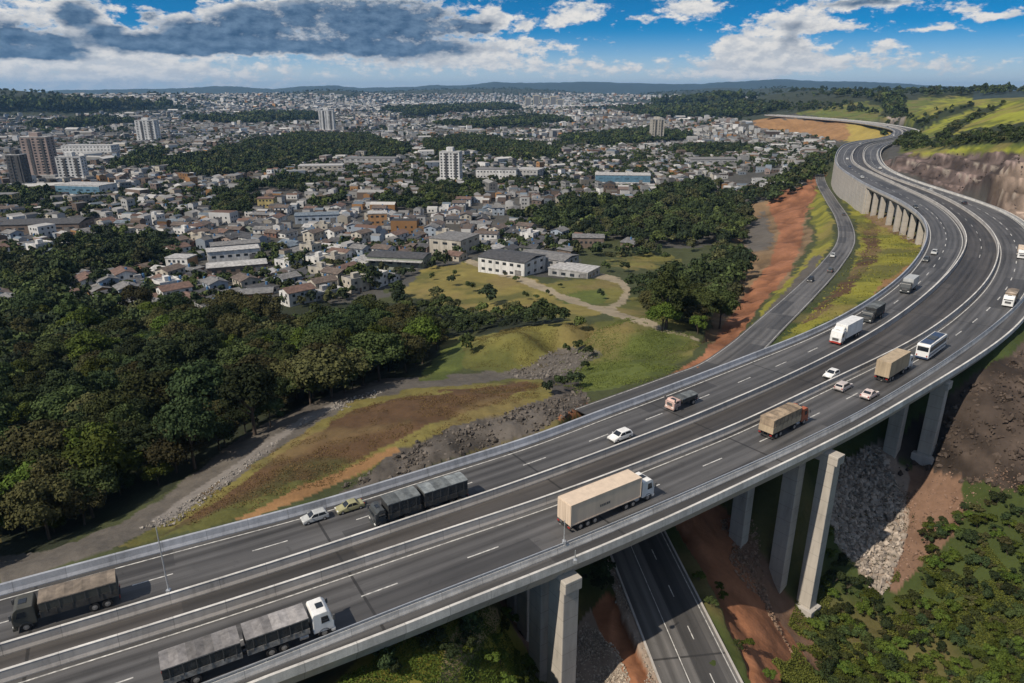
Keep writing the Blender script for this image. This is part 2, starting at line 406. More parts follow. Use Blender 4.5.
# ------------------------------------------------------------------ terrain height
ANCH = [  # pixel x, pixel y, ground height
 (0,578,-5.5),(100,551,-5),(200,526,-4.2),(300,498,-3.6),(400,469,-3),(450,456,-2.6),(530,431,-2),(600,404,-1.6),(673,379,-1.2),(740,352,-1),
 (30,560,-9),(110,535,-9),(180,500,-10),(250,440,-11),(330,402,-12),(385,385,-12),(460,379,-11),(535,376,-9),
 (170,528,-6),(250,490,-5),(320,440,-6),(400,402,-7),(470,390,-6),(540,388,-5),(360,465,-4),(440,425,-2.5),(500,410,-1.5),(560,396,-1.5),
 (0,535,-15),(0,480,-18),(100,490,-16),(200,420,-20),(0,430,-22),(300,375,-21),(0,350,-28),(150,330,-29),(300,315,-30),(400,310,-30),(430,330,-26),(420,365,-20),(100,400,-23),
 (470,345,-14),(520,331,-6.5),(575,325,-8),(510,358,-11),(580,347,-13),(560,362,-16),(520,374,-12),(590,350,-15),
 (598,326,-5),(640,319,-4),(690,336,-2.2),(620,352,-6.5),(640,355,-5),(680,363,-2.4),(610,384,-2.6),(560,405,-2.2),
 (440,275,-31),(480,265,-31),(450,300,-29),(520,290,-27),(590,285,-26),(560,305,-21),(600,311,-15),(655,316,-7),(625,290,-25),
 (640,265,-32),(700,250,-32),(700,300,-24),(690,325,-14),(740,270,-28),(745,225,-33),
 (720,345,-4),(735,332,-7),(750,310,-12),(780,270,-17),(800,235,-20),(800,205,-24),(765,245,-30),(770,215,-33),(785,185,-33),(805,175,-30),
 (740,352,-1.2),(770,325,-4),(800,297,-7),(830,265,-10),(846,240,-13),(842,220,-15),(830,200,-17),(820,182,-19),(819,167,-21),(827,155,-23),
 (800,330,-2),(830,310,-3),(860,285,-5),(890,262,-8),(915,245,-12),(880,225,-15),(900,230,-14),(855,195,-18),(840,185,-20),
 (841,139,-25),(800,134,-27),(770,128,-28),(880,138,-16),(892,133,-6),
 # city floor
 (20,290,-34),(20,230,-36),(150,260,-35),(300,280,-34),(300,220,-36),(100,180,-36),(450,220,-36),(600,220,-35),(450,180,-37),(200,150,-37),(400,150,-36),(600,160,-37),(700,190,-36),(750,150,-37),(700,130,-37),(500,125,-37),(300,120,-37),(60,130,-37),
 # cliff on the right of the road and the hills above it
 (905,153,10),(940,152,14),(980,151,18),(1024,150,25),(1024,185,10.4),(1010,175,13.6),(925,178,-1.0),(970,190,-1),(1020,215,-1),
 (960,140,18.4),(1000,138,25),(1024,135,29),(1000,120,31),(1024,118,34.6),(1000,106,38.5),(1024,104,42),(1024,96,47),(960,112,30.5),(960,128,22.5),(930,120,19),(935,142,12),(930,104,33),(920,94,45),(990,93.5,47),(1024,93,47),(890,93.5,45),(960,96,42),
 (905,118,6),(870,118,3),(855,110,14),(820,102,28),(800,108,14),(770,113,-2),(860,98,37),(880,104,26),(830,95.5,42),(790,99,30),(765,106,5),(905,108,24),
 # valley under the bridge on the right
 (300,700,-3.6),(335,683,-4),(400,655,-4.6),(420,680,-5),(450,640,-5.2),(478,624,-6.5),(480,680,-9),(500,645,-15),(520,625,-20.5),(540,650,-21),(540,680,-22),(590,600,-19.5),(600,640,-20.5),(620,683,-21),
 (630,560,-18),(642,556,-18),(660,600,-18.5),(670,550,-18),(690,683,-19.5),(720,683,-19.5),(742,683,-19.5),(690,580,-18.5),
 (700,540,-18),(733,512,-20),(758,560,-24.5),(740,543,-22.3),(778,582,-28.5),(802,612,-32.5),(760,620,-24),(800,665,-30),(830,683,-32),(830,600,-32),(850,640,-33),
 (845,458,-20),(868,448,-19.5),(905,475,-21.5),(870,520,-26.5),(880,585,-31),(922,474,-22.5),(890,457,-19.5),(955,482,-20),(940,540,-26),(900,605,-32),(900,683,-34),(960,600,-29),(1024,560,-22),(1024,683,-28),(1024,490,-15),
 (1000,472,-15),(950,440,-14),(1000,420,-9),(1024,380,-4),(1020,350,-3),(975,395,-7),
]
ax, ay, az_ = np.array([U(x, y, z) for x, y, z in ANCH]).T
for (s_, f_, z_) in [(60, .5, -9), (85, .5, -10), (110, .5, -9), (140, .5, -9), (170, .5, -8), (220, .5, -6), (300, .5, -5)]:
    q_ = at_s(s_, -8, z_); ax, ay, az_ = np.r_[ax, q_[0]], np.r_[ay, q_[1]], np.r_[az_, z_]
for s_ in (640, 760, 900, 1020, 1140, 1300, 1460, 1600, 1750, 1900):
    for o_, z_ in ((6.0, -1.6), (-8.0, -1.6), (-34.0, 1.5)):
        q_ = at_s(s_, o_, z_)
        if q_[1] < 2050 and s_ < S[-1]: ax, ay, az_ = np.r_[ax, q_[0]], np.r_[ay, q_[1]], np.r_[az_, z_]
EXTRA = [(-60, 30, -10), (-20, 20, -19), (20, 25, -20), (60, 40, -27), (120, 60, -22), (160, 150, -4), (190, 210, -2), (240, 268, 12), (265, 285, 26), (330, 330, 34), (-150, 60, -16), (-300, 150, -28), (0, -200, -22), (-300, -200, -25), (300, -100, -18),
         (500, 300, 45), (700, 500, 55), (1300, 900, 60), (1500, 1900, 55), (1000, 2600, 54), (-2500, 2500, -37), (0, 4500, -37), (2500, 5000, -10), (-6000, 4000, -37), (0, 14000, -37), (-9000, 11000, -37), (9000, 11000, -20), (-1500, 500, -36), (1200, 4000, -37), (-700, 350, -35), (500, 2400, -20), (550, 1500, 2)]
ax, ay, az_ = np.r_[ax, [e[0] for e in EXTRA]], np.r_[ay, [e[1] for e in EXTRA]], np.r_[az_, [e[2] for e in EXTRA]]
def lp(x, y):
    r = np.hypot(x, y) + 8.0; return np.arctan2(x, y) * 1.0, np.log(r)
la, lr = lp(ax, ay); key = np.round(np.c_[la, lr], 3); _, ui = np.unique(key, axis=0, return_index=True)
la, lr, av = la[ui], lr[ui], az_[ui]
DK = np.sqrt((la[:, None] - la) ** 2 + (lr[:, None] - lr) ** 2 + 6e-4)
NA = len(la); MAT = np.zeros((NA + 1, NA + 1)); MAT[:NA, :NA] = DK - np.eye(NA) * 6e-3; MAT[:NA, NA] = 1; MAT[NA, :NA] = 1
RW = np.linalg.solve(MAT, np.r_[av, 0.0])
def rbf(x, y):
    x = np.asarray(x, float).ravel(); y = np.asarray(y, float).ravel(); a, l = lp(x, y); z = np.empty(len(x))
    for i in range(0, len(x), 20000):
        z[i:i + 20000] = np.sqrt((a[i:i + 20000, None] - la) ** 2 + (l[i:i + 20000, None] - lr) ** 2 + 6e-4) @ RW[:-1] + RW[-1]
    return z
# ridges on the horizon and low hills in the town: px of the skyline
RIDGE = [(-400,93),(0,94),(44,92),(58,90.5),(117,89.5),(176,88.5),(205,87),(230,86),(255,88.3),(272,89),(293,87),(334,85.5),(358,88),(410,87),(434,85),(460,85.5),(475,84.5),(492,82),(513,83),(563,82.5),(578,81.7),(621,83),(667,84),(702,84),(718,82.5),(743,81.5),(768,79.5),(790,79.5),(815,81.2),(878,82.3),(941,86),(980,87.5),(1024,88.5),(1500,89)]
rt = np.array([math.atan2(*ray(x, y)[:2]) for x, y in RIDGE]); rz = np.array([(ray(x, y)[2] / np.hypot(*ray(x, y)[:2])) for x, y in RIDGE])
HILLS = [(60, 99.5, 3300, 110, 500), (150, 96, 4200, 120, 600), (240, 97, 5200, 120, 700), (-60, 98, 3000, 90, 500), (420, 92, 6500, 130, 800), (530, 93, 7000, 90, 800), (680, 93.5, 6000, 60, 700), (720, 91, 7400, 70, 700), (780, 90.5, 5200, 60, 800), (330, 95.5, 5600, 60, 500)]
ROADS = []        # (dense xyz centreline, half width)
def hz(x, y):
    x = np.asarray(x, float); y = np.asarray(y, float); sh = x.shape; x = x.ravel(); y = y.ravel()
    z = rbf(x, y); r = np.hypot(x, y); th = np.arctan2(x, y)
    for (px, py, rr, wpx, wr) in HILLS:
        d = ray(px, py); t0 = math.atan2(d[0], d[1]); top = CAM_H + d[2] / math.hypot(d[0], d[1]) * rr + 37
        z = z + top * np.exp(-((th - t0) / (wpx / 790)) ** 2 - ((r - rr) / wr) ** 2) * (.85 + .3 * fbm(x, y, 420, 3, 5))
    rg = CAM_H + np.interp(th, rt, rz) * 11500; bump = np.exp(-((r - 11500) / 2600) ** 2)
    rg = rg + (fbm(th * 900, r * .02, 9, 3, 8) - .5) * 22
    z = np.where((np.abs(th) < 1.6), z * (1 - bump) + rg * bump, z)
    far_ = sstep(r, 13000, 15500); z = z * (1 - far_) - 150 * far_
    n = (fbm(x, y, 14, 4, 3) - .5) * 1.3 + (fbm(x, y, 60, 3, 4) - .5) * 2.2
    z = z + n * np.clip(1 - sstep(r, 500, 1500), .0, 1) * sstep(r, 30, 120)
    z = z + (fbm(x, y, 130, 4, 12) - .5) * 14 * sstep(z, 5, 25) * sstep(r, 300, 700) * (1 - sstep(r, 4000, 6000))
    # roads cut into the ground
    for (C, hw) in ROADS:
        lo = C.min(0) - hw - 14; hi = C.max(0) + hw + 14
        k = np.where((x > lo[0]) & (x < hi[0]) & (y > lo[1]) & (y < hi[1]))[0]
        if not len(k): continue
        bd = np.full(len(k), 1e9); bz = np.zeros(len(k))
        for i in range(len(C) - 1):
            a = C[i]; b = C[i + 1]; d = b[:2] - a[:2]; L = d @ d + 1e-9
            t = np.clip(((x[k] - a[0]) * d[0] + (y[k] - a[1]) * d[1]) / L, 0, 1)
            dd = np.hypot(x[k] - a[0] - t * d[0], y[k] - a[1] - t * d[1]); u = dd < bd
            bd = np.where(u, dd, bd); bz = np.where(u, a[2] + t * (b[2] - a[2]), bz)
        w = 1 - sstep(bd, hw + .8, hw + 7); z[k] = z[k] * (1 - w) + (bz - .18) * w
    # keep the ground under the deck
    k = np.where((r < 2100) & (x > -140) & (y > 20))[0]
    if len(k):
        for i0 in range(0, len(k), 6000):
            kk = k[i0:i0 + 6000]
            dx = x[kk][:, None] - MC[None, :, 0]; dy = y[kk][:, None] - MC[None, :, 1]
            i = np.argmin(dx * dx + dy * dy, axis=1); j = np.arange(len(kk))
            o = dx[j, i] * NOR[i, 0] + dy[j, i] * NOR[i, 1]; al = np.abs(dx[j, i] * TAN[i, 0] + dy[j, i] * TAN[i, 1])
            mrg = 1.2 + .006 * r[kk]
            ins = (o < oA[i] + mrg) & (o > oG[i] - mrg) & (al < 3 + .01 * r[kk])
            cap = -.75 - .0022 * r[kk]
            z[kk] = np.where(ins, np.minimum(z[kk], cap), z[kk])
    return z.reshape(sh)
def path3(P, per=10): return catmull([U(*p) for p in P], per)
_s0, _s1 = station(U(590, 412, 0)[:2])[0], station(U(716, 366, 0)[:2])[0]
SIDE = np.vstack([[at_s(q, float(np.interp(q, S, oA)) + 2.6, -1.0) for q in np.linspace(_s0, _s1, 5)], [U(*p) for p in [(741,351.5,-1.2),(770,325,-4),(800,297,-7),(830,266,-10),(846,241,-13),(843,220,-15),(831,200,-17),(821,182,-19),(820,167,-21),(828,155,-23),(845,148,-24)]]])
SIDE = catmull(SIDE, 10)
_a, _b = U(645, 558, -17.6), U(701, 683, -19.2); _d = _b - _a
UND = np.array([_a + _d * t for t in np.linspace(-.5, 4.0, 24)])
ROADS += [(SIDE, 4.2), (UND, 5.4)]

# ------------------------------------------------------------------ land cover: painted in world space from traced outlines
CLS = {  # base colours (albedo)
 'town': (.066, .064, .058), 'forest': (.022, .027, .014), 'track': (.098, .088, .076), 'gravel': (.17, .155, .14), 'brown': (.085, .050, .026), 'gold': (.145, .125, .038),
 'rock': (.078, .069, .060), 'orange': (.24, .135, .06), 'olive': (.135, .125, .035), 'green': (.088, .108, .026), 'lush': (.042, .058, .016), 'fieldgold': (.18, .15, .045), 'path': (.255, .215, .15),
 'scrub': (.05, .058, .024), 'quarry': (.17, .115, .065), 'red': (.235, .105, .055), 'yellowgreen': (.20, .19, .03), 'cut': (.24, .135, .06), 'cutyellow': (.30, .23, .06),
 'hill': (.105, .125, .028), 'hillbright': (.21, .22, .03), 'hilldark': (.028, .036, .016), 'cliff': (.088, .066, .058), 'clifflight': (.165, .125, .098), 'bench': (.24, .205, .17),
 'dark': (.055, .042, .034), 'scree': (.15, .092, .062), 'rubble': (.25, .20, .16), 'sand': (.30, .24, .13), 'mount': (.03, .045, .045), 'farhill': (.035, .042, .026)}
POLY = [
 ('scrub', 5, [(0,600),(0,292),(200,300),(330,310),(480,262),(560,280),(620,265),(760,235),(800,190),(850,140),(930,240),(740,350),(450,462),(0,590)]),
 ('scrub', 5, [(545,254),(600,238),(650,246),(735,246),(760,215),(775,236),(748,264),(640,272),(590,270)]),
 ('olive', 5, [(600,262),(650,252),(690,258),(640,268)]),
 ('forest', 4, [(0,560),(0,296),(60,290),(300,302),(420,300),(470,318),(585,322),(585,332),(470,334),(455,366),(430,385),(380,386),(330,400),(250,440),(150,500),(60,545)]),
 ('track', 3, [(0,556),(80,541),(160,500),(230,442),(300,405),(380,381),(460,374),(540,370),(545,380),(470,386),(400,392),(350,404),(280,446),(200,502),(110,550),(0,590)]),
 ('gravel', 2, [(150,520),(200,487),(250,452),(300,418),(340,400),(345,405),(300,424),(255,460),(205,497),(155,526)]),
 ('gold', 3, [(110,552),(210,494),(290,440),(350,403),(400,391),(470,383),(540,377),(570,382),(572,396),(520,410),(450,432),(380,462),(310,492),(250,516)]),
 ('brown', 4, [(150,540),(220,497),(300,442),(356,408),(402,396),(470,389),(530,382),(535,388),(500,402),(440,420),(370,455),(300,480),(240,505)]),
 ('rock', 3, [(330,497),(400,450),(450,428),(540,402),(580,388),(592,402),(530,434),(450,460)]),
 ('orange', 1.5, [(235,520),(300,486),(340,470),(395,447),(400,452),(345,478),(305,498),(245,520)]),
 ('green', 3, [(418,380),(455,335),(470,340),(466,368),(442,380)]),
 ('olive', 3, [(464,340),(520,326),(582,320),(600,333),(585,347),(555,356),(530,372),(500,375),(466,368)]),
 ('green', 4, [(545,382),(575,350),(620,316),(660,322),(702,338),(695,356),(670,372),(610,392),(575,394)]),
 ('olive', 3, [(590,326),(625,316),(660,322),(640,330),(600,336)]),
 ('track', 2, [(498,374),(530,366),(560,346),(590,348),(602,355),(572,372),(548,380),(520,380)]),
 ('rock', 2, [(540,372),(570,374),(585,388),(560,402),(545,388)]),
 ('fieldgold', 3, [(398,292),(430,268),(480,264),(545,284),(560,298),(605,312),(580,322),(520,314),(440,308)]),
 ('olive', 3, [(536,290),(558,280),(618,280),(628,300),(602,310)]),
 ('green', 4, [(560,292),(600,290),(610,300),(590,305),(565,300)]),
 ('olive', 4, [(625,300),(660,290),(665,310),(700,330),(640,322),(612,312)]),
 ('path', 1.8, [(470,260),(500,268),(545,286),(600,307),(650,320),(700,338),(700,342),(650,325),(600,313),(545,292),(498,275),(466,264)]),
 ('path', 1.8, [(603,309),(618,300),(624,290),(618,284),(600,280),(585,276),(590,272),(606,275),(624,280),(632,290),(626,302),(612,312)]),
 ('track', .6, [(606,410),(690,373),(735,351),(742,357),(690,380),(606,413)]),
 ('quarry', 4, [(722,215),(760,203),(800,198),(812,232),(785,285),(745,318),(700,345),(716,312),(742,282),(738,250)]),
 ('track', 4, [(742,222),(765,215),(775,240),(760,252),(745,245)]),
 ('red', .3, [(556,421),(620,404),(700,372),(738,340),(735,330),(705,354),(660,381),(600,402),(560,414)]),
 ('red', 1.3, [(768,205),(788,182),(806,196),(802,240),(790,270),(765,300),(738,335),(705,366),(705,350),(740,300),(770,262),(780,232)]),
 ('yellowgreen', 3, [(804,190),(812,182),(824,200),(834,225),(834,245),(815,270),(788,298),(755,330),(742,338),(770,300),(805,262),(818,238)]),
 ('track', 2, [(815,255),(822,258),(775,320),(752,336),(748,332),(790,285)]),
 ('yellowgreen', 3, [(845,165),(858,195),(870,215),(915,240),(926,255),(900,277),(860,302),(800,336),(768,348),(800,325),(850,275),(862,240),(850,212),(838,190)]),
 ('brown', 3, [(864,222),(880,230),(878,256),(850,290),(815,318),(800,326),(845,280),(866,250)]),
 ('quarry', 3, [(850,195),(866,205),(925,238),(918,244),(870,222)]),
 ('orange', 2, [(926,250),(930,258),(895,282),(870,296),(880,285)]),
 ('red', 4, [(800,190),(818,168),(826,172),(812,198),(806,215)]),
 ('cut', 2, [(745,116),(763,117),(793,119),(841,123),(871,127),(892,133),(880,140),(841,141),(800,135),(760,128)]),
 ('cutyellow', 2, [(845,124),(871,127),(893,133),(878,140),(846,142),(850,132)]),
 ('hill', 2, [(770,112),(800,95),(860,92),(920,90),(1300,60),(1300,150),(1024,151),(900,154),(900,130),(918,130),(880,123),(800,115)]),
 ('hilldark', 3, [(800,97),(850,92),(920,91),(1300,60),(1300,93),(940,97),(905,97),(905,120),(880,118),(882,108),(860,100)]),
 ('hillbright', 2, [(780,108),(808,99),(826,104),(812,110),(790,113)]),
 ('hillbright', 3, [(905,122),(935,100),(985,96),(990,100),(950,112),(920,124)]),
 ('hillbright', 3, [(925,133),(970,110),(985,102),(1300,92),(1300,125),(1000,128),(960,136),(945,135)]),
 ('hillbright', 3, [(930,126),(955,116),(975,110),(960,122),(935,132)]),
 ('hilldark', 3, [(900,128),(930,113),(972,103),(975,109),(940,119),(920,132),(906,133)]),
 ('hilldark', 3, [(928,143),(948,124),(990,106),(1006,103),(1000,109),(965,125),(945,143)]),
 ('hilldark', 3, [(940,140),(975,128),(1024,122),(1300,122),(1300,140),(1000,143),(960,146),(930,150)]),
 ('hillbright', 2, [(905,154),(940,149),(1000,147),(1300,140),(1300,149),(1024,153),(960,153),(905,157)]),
 ('bench', 2, [(886,117),(905,117),(908,123),(890,122)]),
 ('cliff', 2, [(872,166),(888,160),(905,154),(1024,152),(1300,150),(1300,300),(1024,225),(975,200),(900,172)]),
 ('clifflight', 3, [(982,195),(996,172),(1024,160),(1300,155),(1300,300),(1024,225),(1000,206)]),
 ('bench', .4, [(908,161),(950,171),(990,183),(1024,195),(1024,196.2),(990,184.2),(950,172.2),(908,162.2)]),
 ('bench', .4, [(960,160),(1000,168),(1024,172),(1024,173),(1000,169),(960,161)]),
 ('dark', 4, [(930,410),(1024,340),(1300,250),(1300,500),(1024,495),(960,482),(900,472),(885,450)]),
 ('lush', 4, [(300,700),(300,660),(560,590),(640,550),(700,540),(780,500),(840,440),(960,480),(1024,490),(1300,500),(1300,1200),(-300,1200),(-300,700)]),
 ('yellowgreen', 5, [(300,720),(370,650),(440,625),(470,612),(465,683),(480,900),(300,900)]),
 ('sand', 4, [(448,640),(462,618),(495,606),(500,622),(470,655),(450,690),(430,690)]),
 ('yellowgreen', 6, [(500,612),(520,615),(560,660),(540,720),(470,720),(480,650)]),
 ('scree', 4, [(880,474),(925,466),(962,480),(966,512),(930,556),(896,592),(878,575)]),
 ('rubble', 3, [(842,462),(880,440),(908,470),(908,530),(882,592),(845,556),(826,515)]),
 ('red', 3, [(660,500),(720,505),(765,560),(790,610),(840,700),(900,900),(800,900),(750,683),(722,610),(695,555)]),
 ('scree', 4, [(740,520),(775,565),(800,615),(850,690),(830,690),(775,610),(735,560)]),
 ('red', 3, [(578,625),(610,590),(640,610),(660,683),(680,800),(620,800),(600,683)]),
 ('rubble', 3, [(565,640),(590,610),(612,650),(632,690),(660,800),(560,800)]),
 ('rubble', 2, [(606,560),(616,560),(650,640),(668,690),(720,900),(700,900),(655,683),(628,625)]),
 ('scree', 3, [(500,600),(530,600),(540,640),(560,690),(548,690),(520,640)]),
]
def classify(x, y, z, seedoff=0):
    px, py = project(x, y, z); r = np.hypot(x, y)
    col = np.empty(x.shape + (3,)); col[:] = CLS['town']; lab = np.zeros(x.shape, int)
    f = y * CP - (z - CAM_H) * SP
    g = (r < 240) | (f < 20) ; col[g] = CLS['lush']
    names = list(CLS); lab[g] = names.index('lush')
    jx = (fbm(x, y, 5, 3, 31) - .5) + .9 * (fbm(x, y, 18, 3, 33) - .5); jy = (fbm(x, y, 5, 3, 41) - .5) + .9 * (fbm(x, y, 18, 3, 43) - .5)
    ok = f > 20
    for cl, k, P in POLY:
        P = [(float(a), float(b)) for a, b in P]
        xs = [p[0] for p in P]; ys = [p[1] for p in P]
        bb = ok & (px > min(xs) - 20) & (px < max(xs) + 20) & (py > min(ys) - 20) & (py < max(ys) + 20)
        i = np.where(bb)[0]
        if not len(i): continue
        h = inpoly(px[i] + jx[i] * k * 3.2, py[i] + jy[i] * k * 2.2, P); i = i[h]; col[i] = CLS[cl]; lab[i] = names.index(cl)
    m = (r > 8200) | ((r > 1700) & (x > .62 * y)); col[m] = CLS['mount']; lab[m] = names.index('mount')
    m = (r > 1800) & (z > -22) & (r <= 8200) & (x < .55 * y); col[m] = CLS['farhill']; lab[m] = names.index('farhill')
    return col, lab
NAMES = list(CLS)
th = np.r_[np.linspace(-180, -58, 40, endpoint=False), np.linspace(-58, 58, 820), np.linspace(58, 180, 40)[1:-1]]; th = np.radians(th)
rr = np.r_[0.5, np.geomspace(6, 26, 12)[:-1], np.geomspace(26, 16000, 940), 24000, 40000, 75000]
TH, RR = np.meshgrid(th, rr); X = (np.sin(TH) * RR).ravel(); Y = (np.cos(TH) * RR).ravel()
Z = hz(X, Y); COLV, LAB = classify(X, Y, Z)
# relief and tone given to each cover
def isin(*n): return np.isin(LAB, [NAMES.index(a) for a in n])
RRf = RR.ravel(); m = isin('rock', 'dark'); Z = Z + m * (fbm(X, Y, 4, 5, 51) - .5) * 2.2 * (RRf < 800)
m = isin('cliff', 'clifflight'); Z = Z + m * ((fbm(X, Y, 22, 4, 52) - .5) * 6 + (fbm(X, Y, 6, 3, 53) - .5) * 1.6) * (RRf < 800)
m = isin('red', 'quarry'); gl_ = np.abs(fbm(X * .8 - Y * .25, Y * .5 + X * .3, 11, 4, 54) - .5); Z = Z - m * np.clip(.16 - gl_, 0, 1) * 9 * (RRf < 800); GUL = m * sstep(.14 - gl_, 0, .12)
m = isin('rubble', 'scree', 'red', 'quarry', 'track', 'brown', 'gold'); Z = Z + m * (fbm(X, Y, 2.5, 3, 55) - .5) * .7 * (RRf < 450)
m = isin('lush', 'yellowgreen', 'green', 'scrub', 'olive'); Z = Z + m * (fbm(X, Y, 3, 3, 57) - .5) * .6 * (RRf < 450)
# terraces in the cutting
m = isin('cliff', 'clifflight'); st_ = 6.5; q_ = (Z / st_) - np.floor(Z / st_); Z = np.where(m & (Z > 0), (np.floor(Z / st_) + sstep(q_, .35, .95)) * st_, Z)
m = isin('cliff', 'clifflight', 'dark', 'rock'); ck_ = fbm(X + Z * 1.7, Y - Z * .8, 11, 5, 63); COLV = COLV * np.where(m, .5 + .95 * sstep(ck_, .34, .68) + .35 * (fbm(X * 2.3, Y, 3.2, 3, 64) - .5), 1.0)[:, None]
t1 = fbm(X, Y, 9, 4, 61); t2 = fbm(X, Y, 45, 4, 62); tone = .62 + .42 * t1 + .36 * t2
COLV = COLV * tone[:, None]
gm = isin('green', 'lush', 'yellowgreen', 'olive', 'fieldgold', 'gold', 'hill', 'hillbright', 'brown')
dry = sstep(fbm(X, Y, 22, 4, 71), .46, .66) * gm * .55; COLV = COLV * (1 - dry[:, None]) + np.array([.17, .125, .055]) * dry[:, None]
wet = sstep(fbm(X, Y, 16, 4, 75), .52, .68) * gm * .6; COLV = COLV * (1 - wet[:, None]) + np.array([.045, .06, .018]) * wet[:, None]
rm = isin('red', 'quarry', 'cut', 'scree', 'cliff', 'clifflight'); lt = sstep(fbm(X * .6 + Y * .3, Y, 7, 4, 77), .5, .7) * rm * .4; COLV = COLV * (1 - lt[:, None]) + COLV * np.array([1.5, 1.55, 1.6]) * lt[:, None]
COLV = COLV * (1 - .38 * GUL[:, None]); m = isin('cliff', 'clifflight') ; sb = Z / 6.5 - np.floor(Z / 6.5); COLV = COLV * (1 + 1.0 * (m & (sb > .9))[:, None])  # gullies darkened in the colour, adding shading to the carved erosion
nt_, nr_ = len(th), len(rr)
ii, jj = np.meshgrid(np.arange(nr_ - 1), np.arange(nt_), indexing='ij'); j2 = (jj + 1) % nt_
F = np.stack([ii * nt_ + jj, ii * nt_ + j2, (ii + 1) * nt_ + j2, (ii + 1) * nt_ + jj], -1).reshape(-1, 4)[:, ::-1]
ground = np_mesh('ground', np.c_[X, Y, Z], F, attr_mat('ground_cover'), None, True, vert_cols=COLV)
tag(ground, kind='structure')

# ------------------------------------------------------------------ roads, viaduct
def asphalt(name, base, stripes=True):
    m = bpy.data.materials.new(name); m.use_nodes = True; t = NT(m.node_tree); b = t.n['Principled BSDF']
    b.inputs['Roughness'].default_value = .62; b.inputs['Specular IOR Level'].default_value = .35
    uv = t.n.new('ShaderNodeUVMap'); uv.uv_map = 'UVMap'
    mp = t.n.new('ShaderNodeMapping'); mp.inputs['Scale'].default_value = (.035, 1.1, 1); t.l.new(uv.outputs[0], mp.inputs[0])
    n1 = t.noise(mp.outputs[0], 1.0, 5, .6)                                  # tyre streaks along the lanes
    mp2 = t.n.new('ShaderNodeMapping'); mp2.inputs['Scale'].default_value = (.012, .22, 1); t.l.new(uv.outputs[0], mp2.inputs[0])
    n2 = t.noise(mp2.outputs[0], 1.0, 4, .6)
    n3 = t.noise(uv.outputs[0], 9.0, 4, .7)
    n4 = t.noise(uv.outputs[0], .09, 4, .6)
    v = t.m('ADD', t.m('MULTIPLY', n1.outputs[0], .75), t.m('MULTIPLY', n2.outputs[0], .7)); sx0 = t.n.new('ShaderNodeSeparateXYZ'); t.l.new(uv.outputs[0], sx0.inputs[0])
    wv_ = t.m('MULTIPLY', t.m('COSINE', t.m('MULTIPLY', t.m('ADD', sx0.outputs[1], t.m('MULTIPLY', n2.outputs[0], .8)), 3.55)), .085)
    v = t.m('ADD', v, wv_); v = t.m('ADD', v, t.m('MULTIPLY', n3.outputs[0], .25)); v = t.m('ADD', v, t.m('MULTIPLY', n4.outputs[0], .35))
    c = t.ramp(t.m('MULTIPLY', v, .5), [(.37, tuple(x * .5 for x in base)), (.66, tuple(x * 2.1 for x in base))])
    # cracks and tar joints across the lanes
    sx = t.n.new('ShaderNodeSeparateXYZ'); t.l.new(uv.outputs[0], sx.inputs[0])
    fr = t.m('FRACT', t.m('DIVIDE', t.m('ADD', sx.outputs[0], t.m('MULTIPLY', n3.outputs[0], .15)), 31.0)); j = t.m('LESS_THAN', fr, .010)
    c = t.mix(t.m('MULTIPLY', j, .7), c, (.012, .012, .012))
    pu = t.m('FLOOR', t.m('DIVIDE', sx.outputs[0], 19.0)); pvv = t.m('FLOOR', t.m('DIVIDE', sx.outputs[1], 3.4))
    wn = t.n.new('ShaderNodeTexWhiteNoise'); wn.noise_dimensions = '2D'; t.l.new(t.comb(pu, pvv), wn.inputs['Vector'])
    c = t.mix(t.m('MULTIPLY', t.m('GREATER_THAN', wn.outputs['Value'], .86), .55), c, (.030, .030, .031))
    st2 = t.noise(uv.outputs[0], .5, 6, .75, 1.5); c = t.mix(t.m('MULTIPLY', t.smooth(st2.outputs[0], .58, .72), .45), c, (.022, .022, .022))
    t.l.new(c, b.inputs['Base Color'])
    bp = t.n.new('ShaderNodeBump'); bp.inputs['Strength'].default_value = .15; bp.inputs['Distance'].default_value = .02
    t.l.new(t.noise(uv.outputs[0], 30, 3).outputs[0], bp.inputs['Height']); t.l.new(bp.outputs[0], b.inputs['Normal'])
    MATS[name] = m; return m
